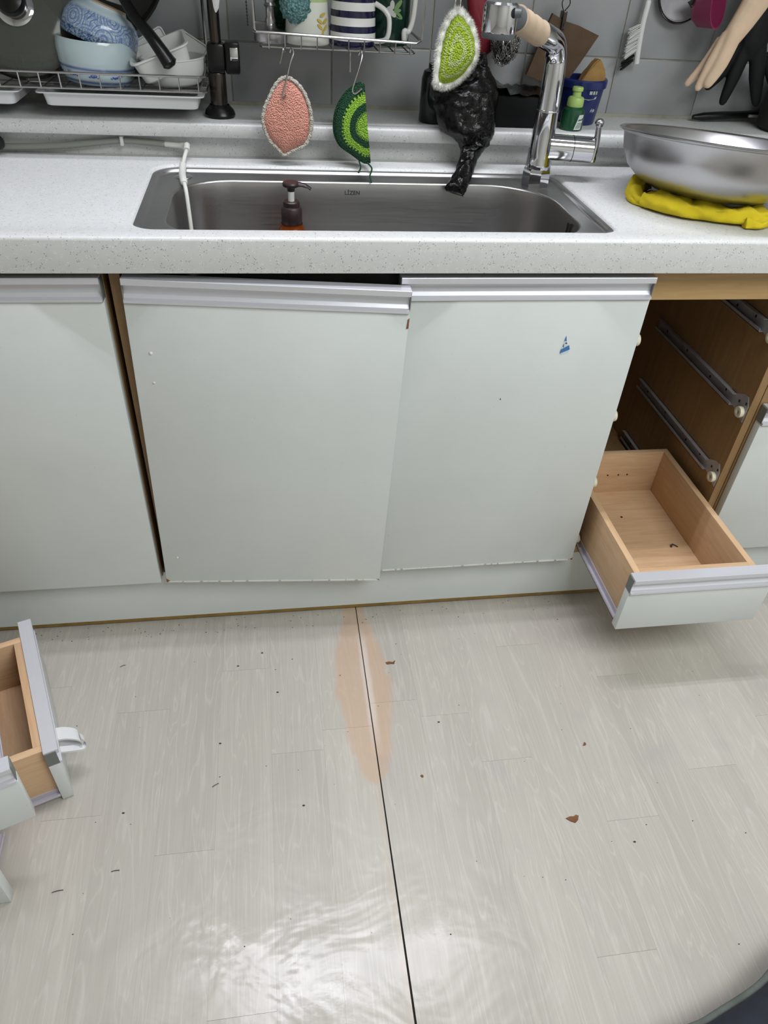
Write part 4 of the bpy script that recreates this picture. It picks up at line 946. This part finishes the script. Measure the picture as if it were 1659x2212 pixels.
# black ladle lying on the ledge and dark pot
t = thing('black_ladle', 'black plastic ladle handle lying on the ledge behind the steel bowl', 'ladle', (1.26, .545, ZL))
b = B(); L0, L1 = V(1.172, .540, .920), V(1.40, .552, .932)
b.tube([L0+(L1-L0)*k/10 for k in range(11)], [.0050, .0088]+[.0092]*2+[.0082]*7, 12, flat=.95); obj('handle', b, 'blackplastic', t)
obj('slot', B().box(1.300, 1.335, .5345, .5412, .9235, .9285), 'printgrey', t)
t = thing('dark_pot', 'dark pot standing on the ledge at the right picture edge', 'pot', (1.352, .475, ZL))
obj('body', B().lathe([(0, ZL), (.070, ZL), (.078, .918), (.0805, .95), (.076, 1.01), (.070, 1.03), (.067, 1.03), (.073, 1.0), (.075, .93), (0, .916)], T(1.374, .472, 0), 40), 'blackmatt', t)

# ------------------------------------------------------------------ hose, cable, pump bottle
t = thing('drain_hose', 'white hose with thick joint running from the ledge into the sink', 'hose', (.10, .37, .84))
hp = catmull([(.103, .400, .8745), (.1025, .383, .868), (.0985, .358, .8575), (.0970, .332, .8500), (.0985, .300, .8460), (.1035, .262, .8460), (.1085, .236, .8360), (.1110, .222, .8000), (.1130, .214, .760), (.12, .20, .70), (.13, .18, .672)], 6)
obj('tube', B().tube(hp, .0034, 10), 'hosewhite', t)
obj('thick_joint', B().tube(hp[15:33], [.0040]+[.0062]*16+[.0048], 12), 'hosewhite', t)
obj('elbow', B().tube([(.103, .402, .8715), (.103, .390, .8735), (.103, .380, .868)], .0056, 10), 'hosewhite', t)
t = thing('grey_cable', 'grey green tube clipped along the upstand behind the worktop', 'cable', (-.1, .41, .86))
hp = catmull([(-.43, .406, .861), (-.235, .406, .8605), (-.13, .407, .864), (-.06, .408, .871), (-.015, .408, .8755), (.03, .408, .8735), (.062, .407, .871)], 6)
obj('tube', B().tube(hp, .0058, 12), 'cablegrey', t)
obj('tube_end', B().tube(catmull([(.058, .406, .8715), (.075, .405, .8705), (.10, .402, .8695)], 4), [.0045]*7+[.006]*2, 10), 'hosewhite', t)
obj('clip', B().box(-.017, -.011, .398, .416, .868, .884, .001), 'hosewhite', t)
t = thing('black_plug', 'black round plug on the cable at the left picture edge', 'plug', (-.232, .392, .852))
obj('body', B().lathe([(0, -.016), (.009, -.016), (.0120, -.010), (.0130, 0), (.0120, .009), (.007, .014), (0, .015)], T(-.232, .392, .8705) @ Matrix.Rotation(R(90), 4, 'Y'), 24), 'blackplastic', t)
t = thing('pump_bottle', 'amber pump bottle with dark brown pump standing in the sink', 'bottle', (.287, .18, .668))
PX, PY = .2865, .18
obj('body', B().lathe([(0, .669), (.030, .669), (.034, .674), (.034, .765), (.030, .780), (.021, .796), (.0185, .800), (.0185, .803)], T(PX, PY, 0), 36), 'amber', t)
obj('collar', B().lathe([(.0172, .801), (.0178, .802), (.0178, .828), (.0165, .830), (.0140, .831), (.0140, .838), (.0125, .8395), (0, .8395)], T(PX, PY, 0), 36), 'brownplastic', t)
obj('stem', B().lathe([(.0056, .836), (.0056, .857)], T(PX, PY, 0), 20), 'white_glaze', t)
pm = obj('pump_head', B().lathe([(.0060, .855), (.0065, .860), (.0135, .863), (.0145, .867), (.0130, .8695), (0, .870)], T(PX, PY, 0), 28), 'brownplastic', t)
obj('nozzle', B().tube(catmull([(PX+.005, PY, .866), (PX+.018, PY-.002, .866), (PX+.028, PY-.003, .863), (PX+.033, PY-.003, .8595)], 4), [.0065]*4+[.0055]*4+[.004]*5, 12, flat=.6), 'brownplastic', pm)

# ------------------------------------------------------------------ strap on the loose drawer, cushion, debris
t = thing('white_strap', 'white folded strap loop sticking out of the sideways drawer front', 'strap', (-.147, -.327, .045))
nA = V(.928, .371, 0); dA = V(.371, -.928, 0)
def SA(u, n_, z): return V(-.1345, -.396, .002)+(-dA)*u+nA*n_+V(0, 0, z)
def ribbon(pts, w, th=.0022):
    b = B(); q = catmull(pts, 6); ls_ = []
    for p in q: ls_.append([p+dA*w*.5+V(0, 0, th), p+dA*w*.5-V(0, 0, th), p-dA*w*.5-V(0, 0, th), p-dA*w*.5+V(0, 0, th)])
    b.loops(ls_, cap_last=True, cap_first=True); return b
obj('upper_band', ribbon([SA(.070, .001, .100), SA(.068, .016, .097), SA(.064, .033, .086), SA(.060, .036, .074), SA(.060, .022, .068), SA(.062, .004, .082)], .026), 'clothwhite', t)
obj('lower_band', ribbon([SA(.046, .001, .088), SA(.046, .020, .078), SA(.050, .038, .066), SA(.056, .043, .073), SA(.060, .038, .084)], .012), 'clothwhite', t)
t = thing('navy_cushion', 'dark navy cushion with grey green piping at the lower right corner', 'cushion', (.98, -1.02, 0))
cut = catmull([(.735, -.882, 0), (.80, -.858, 0), (.895, -.828, 0), (.97, -.790, 0), (1.06, -.775, 0), (1.22, -.86, 0), (1.26, -1.05, 0), (1.16, -1.28, 0), (.92, -1.34, 0), (.74, -1.22, 0), (.69, -1.0, 0)], 6, True)
cc = sum(cut, Vector())/len(cut)
def cl(s_, z): return [cc+(p-cc)*s_+V(0, 0, z) for p in cut]
obj('cover', B().loops([cl(.94, .001), cl(.985, .02), cl(.995, .045), cl(.985, .075), cl(.96, .09), cl(.85, .10), cl(.5, .108), cl(.1, .11)], cap_last=True, cap_first=True), 'navy', t, ang=70)
obj('piping', B().tube(cl(.998, .060), .007, 8, True), 'piping', t, ang=70)
flakes = (('brown wood flake lying beside the tan floor stain', (.458, -.153), [(-.010, .003), (-.002, .0045), (.006, .002), (.012, .006), (.008, -.003), (.001, -.002), (-.007, -.003)]),
          ('large brown wood flake on the floor at lower right', (.733, -.528), [(-.013, .003), (-.004, .006), (.004, .005), (.008, .008), (.013, .006), (.009, -.002), (.002, -.007), (-.006, -.003)]),
          ('small tan crumb on the floor between the drawer and the large flake', (.807, -.384), [(-.004, -.003), (-.001, .0), (.001, .004), (.004, .003), (.004, -.001), (.001, -.003)]),
          ('small brown crumb on the floor near the seam below the stain', (.479, -.417), [(-.003, .001), (0, .003), (.003, .002), (.003, -.002), (0, -.003)]))
for lab, (x, y), pts in flakes:
    b = B(); b.loops([[V(x+u, y+v, .0002) for u, v in pts], [V(x+u*.9, y+v*.9, .0016+.001*mnoise.noise(V(u*300, v*300, 1))) for u, v in pts]], cap_last=True, cap_first=True)
    tag(recenter(obj('wood_flake', b, 'chipA', smooth=False)), lab, 'wood flake', 'wood flakes on the floor')
for lab, (x, y), l, a in (('thin dark straw on the floor near the lower left corner', (-.134, -.551), .017, .12), ('thin dark straw on the floor right of the loose drawers', (-.049, -.529), .013, .08), ('short dark straw on the floor left of centre', (.105, -.395), .013, .5), ('curved straw on the floor below the left cabinet', (-.094, -.108), .011, .4)):
    tag(recenter(obj('straw', B().tube(catmull([(x-l/2*math.cos(a), y-l/2*math.sin(a), .0012), (x, y+.0006, .0016), (x+l/2*math.cos(a), y+l/2*math.sin(a), .0012)], 3), .0006, 4), 'dust')), lab, 'straw', 'straws on the floor')
b = B(); rnd = random.Random(21)
spots = [(.22, -.204), (.533, -.306), (.828, -.579), (.19, -.10), (.14, -.13), (.11, -.31), (-.05, -.43), (.26, -.45)]
for i in range(170):
    if i < len(spots): x, y = spots[i]; r_ = .0022
    else:
        x = rnd.uniform(-.35, 1.2); y = -rnd.random()**1.6*.8; r_ = rnd.uniform(.0004, .0013)
        if i % 2: y = rnd.uniform(-.035, .005); x = rnd.uniform(-.3, .9)
    b.lathe([(r_, .0001), (r_*.7, r_*.6), (0, r_*.8)], T(x, y, 0), 5, sx=1.3, sy=.8)
o = obj('dust_specks', b, 'dust', smooth=False); o['kind'] = 'stuff'; tag(o, 'tiny dark dust specks scattered over the pale floor', 'dust')
t = thing('drawer_crumb', 'curled dark shaving lying inside the pulled out drawer', 'shaving', (1.105, -.02, .175))
obj('curl', B().tube(catmull([(1.098, -.030, .1755), (1.102, -.024, .1775), (1.108, -.024, .1765), (1.114, -.030, .1755)], 4), [.0008]+[.002]*6+[.0012]*6, 6), 'dust', t)
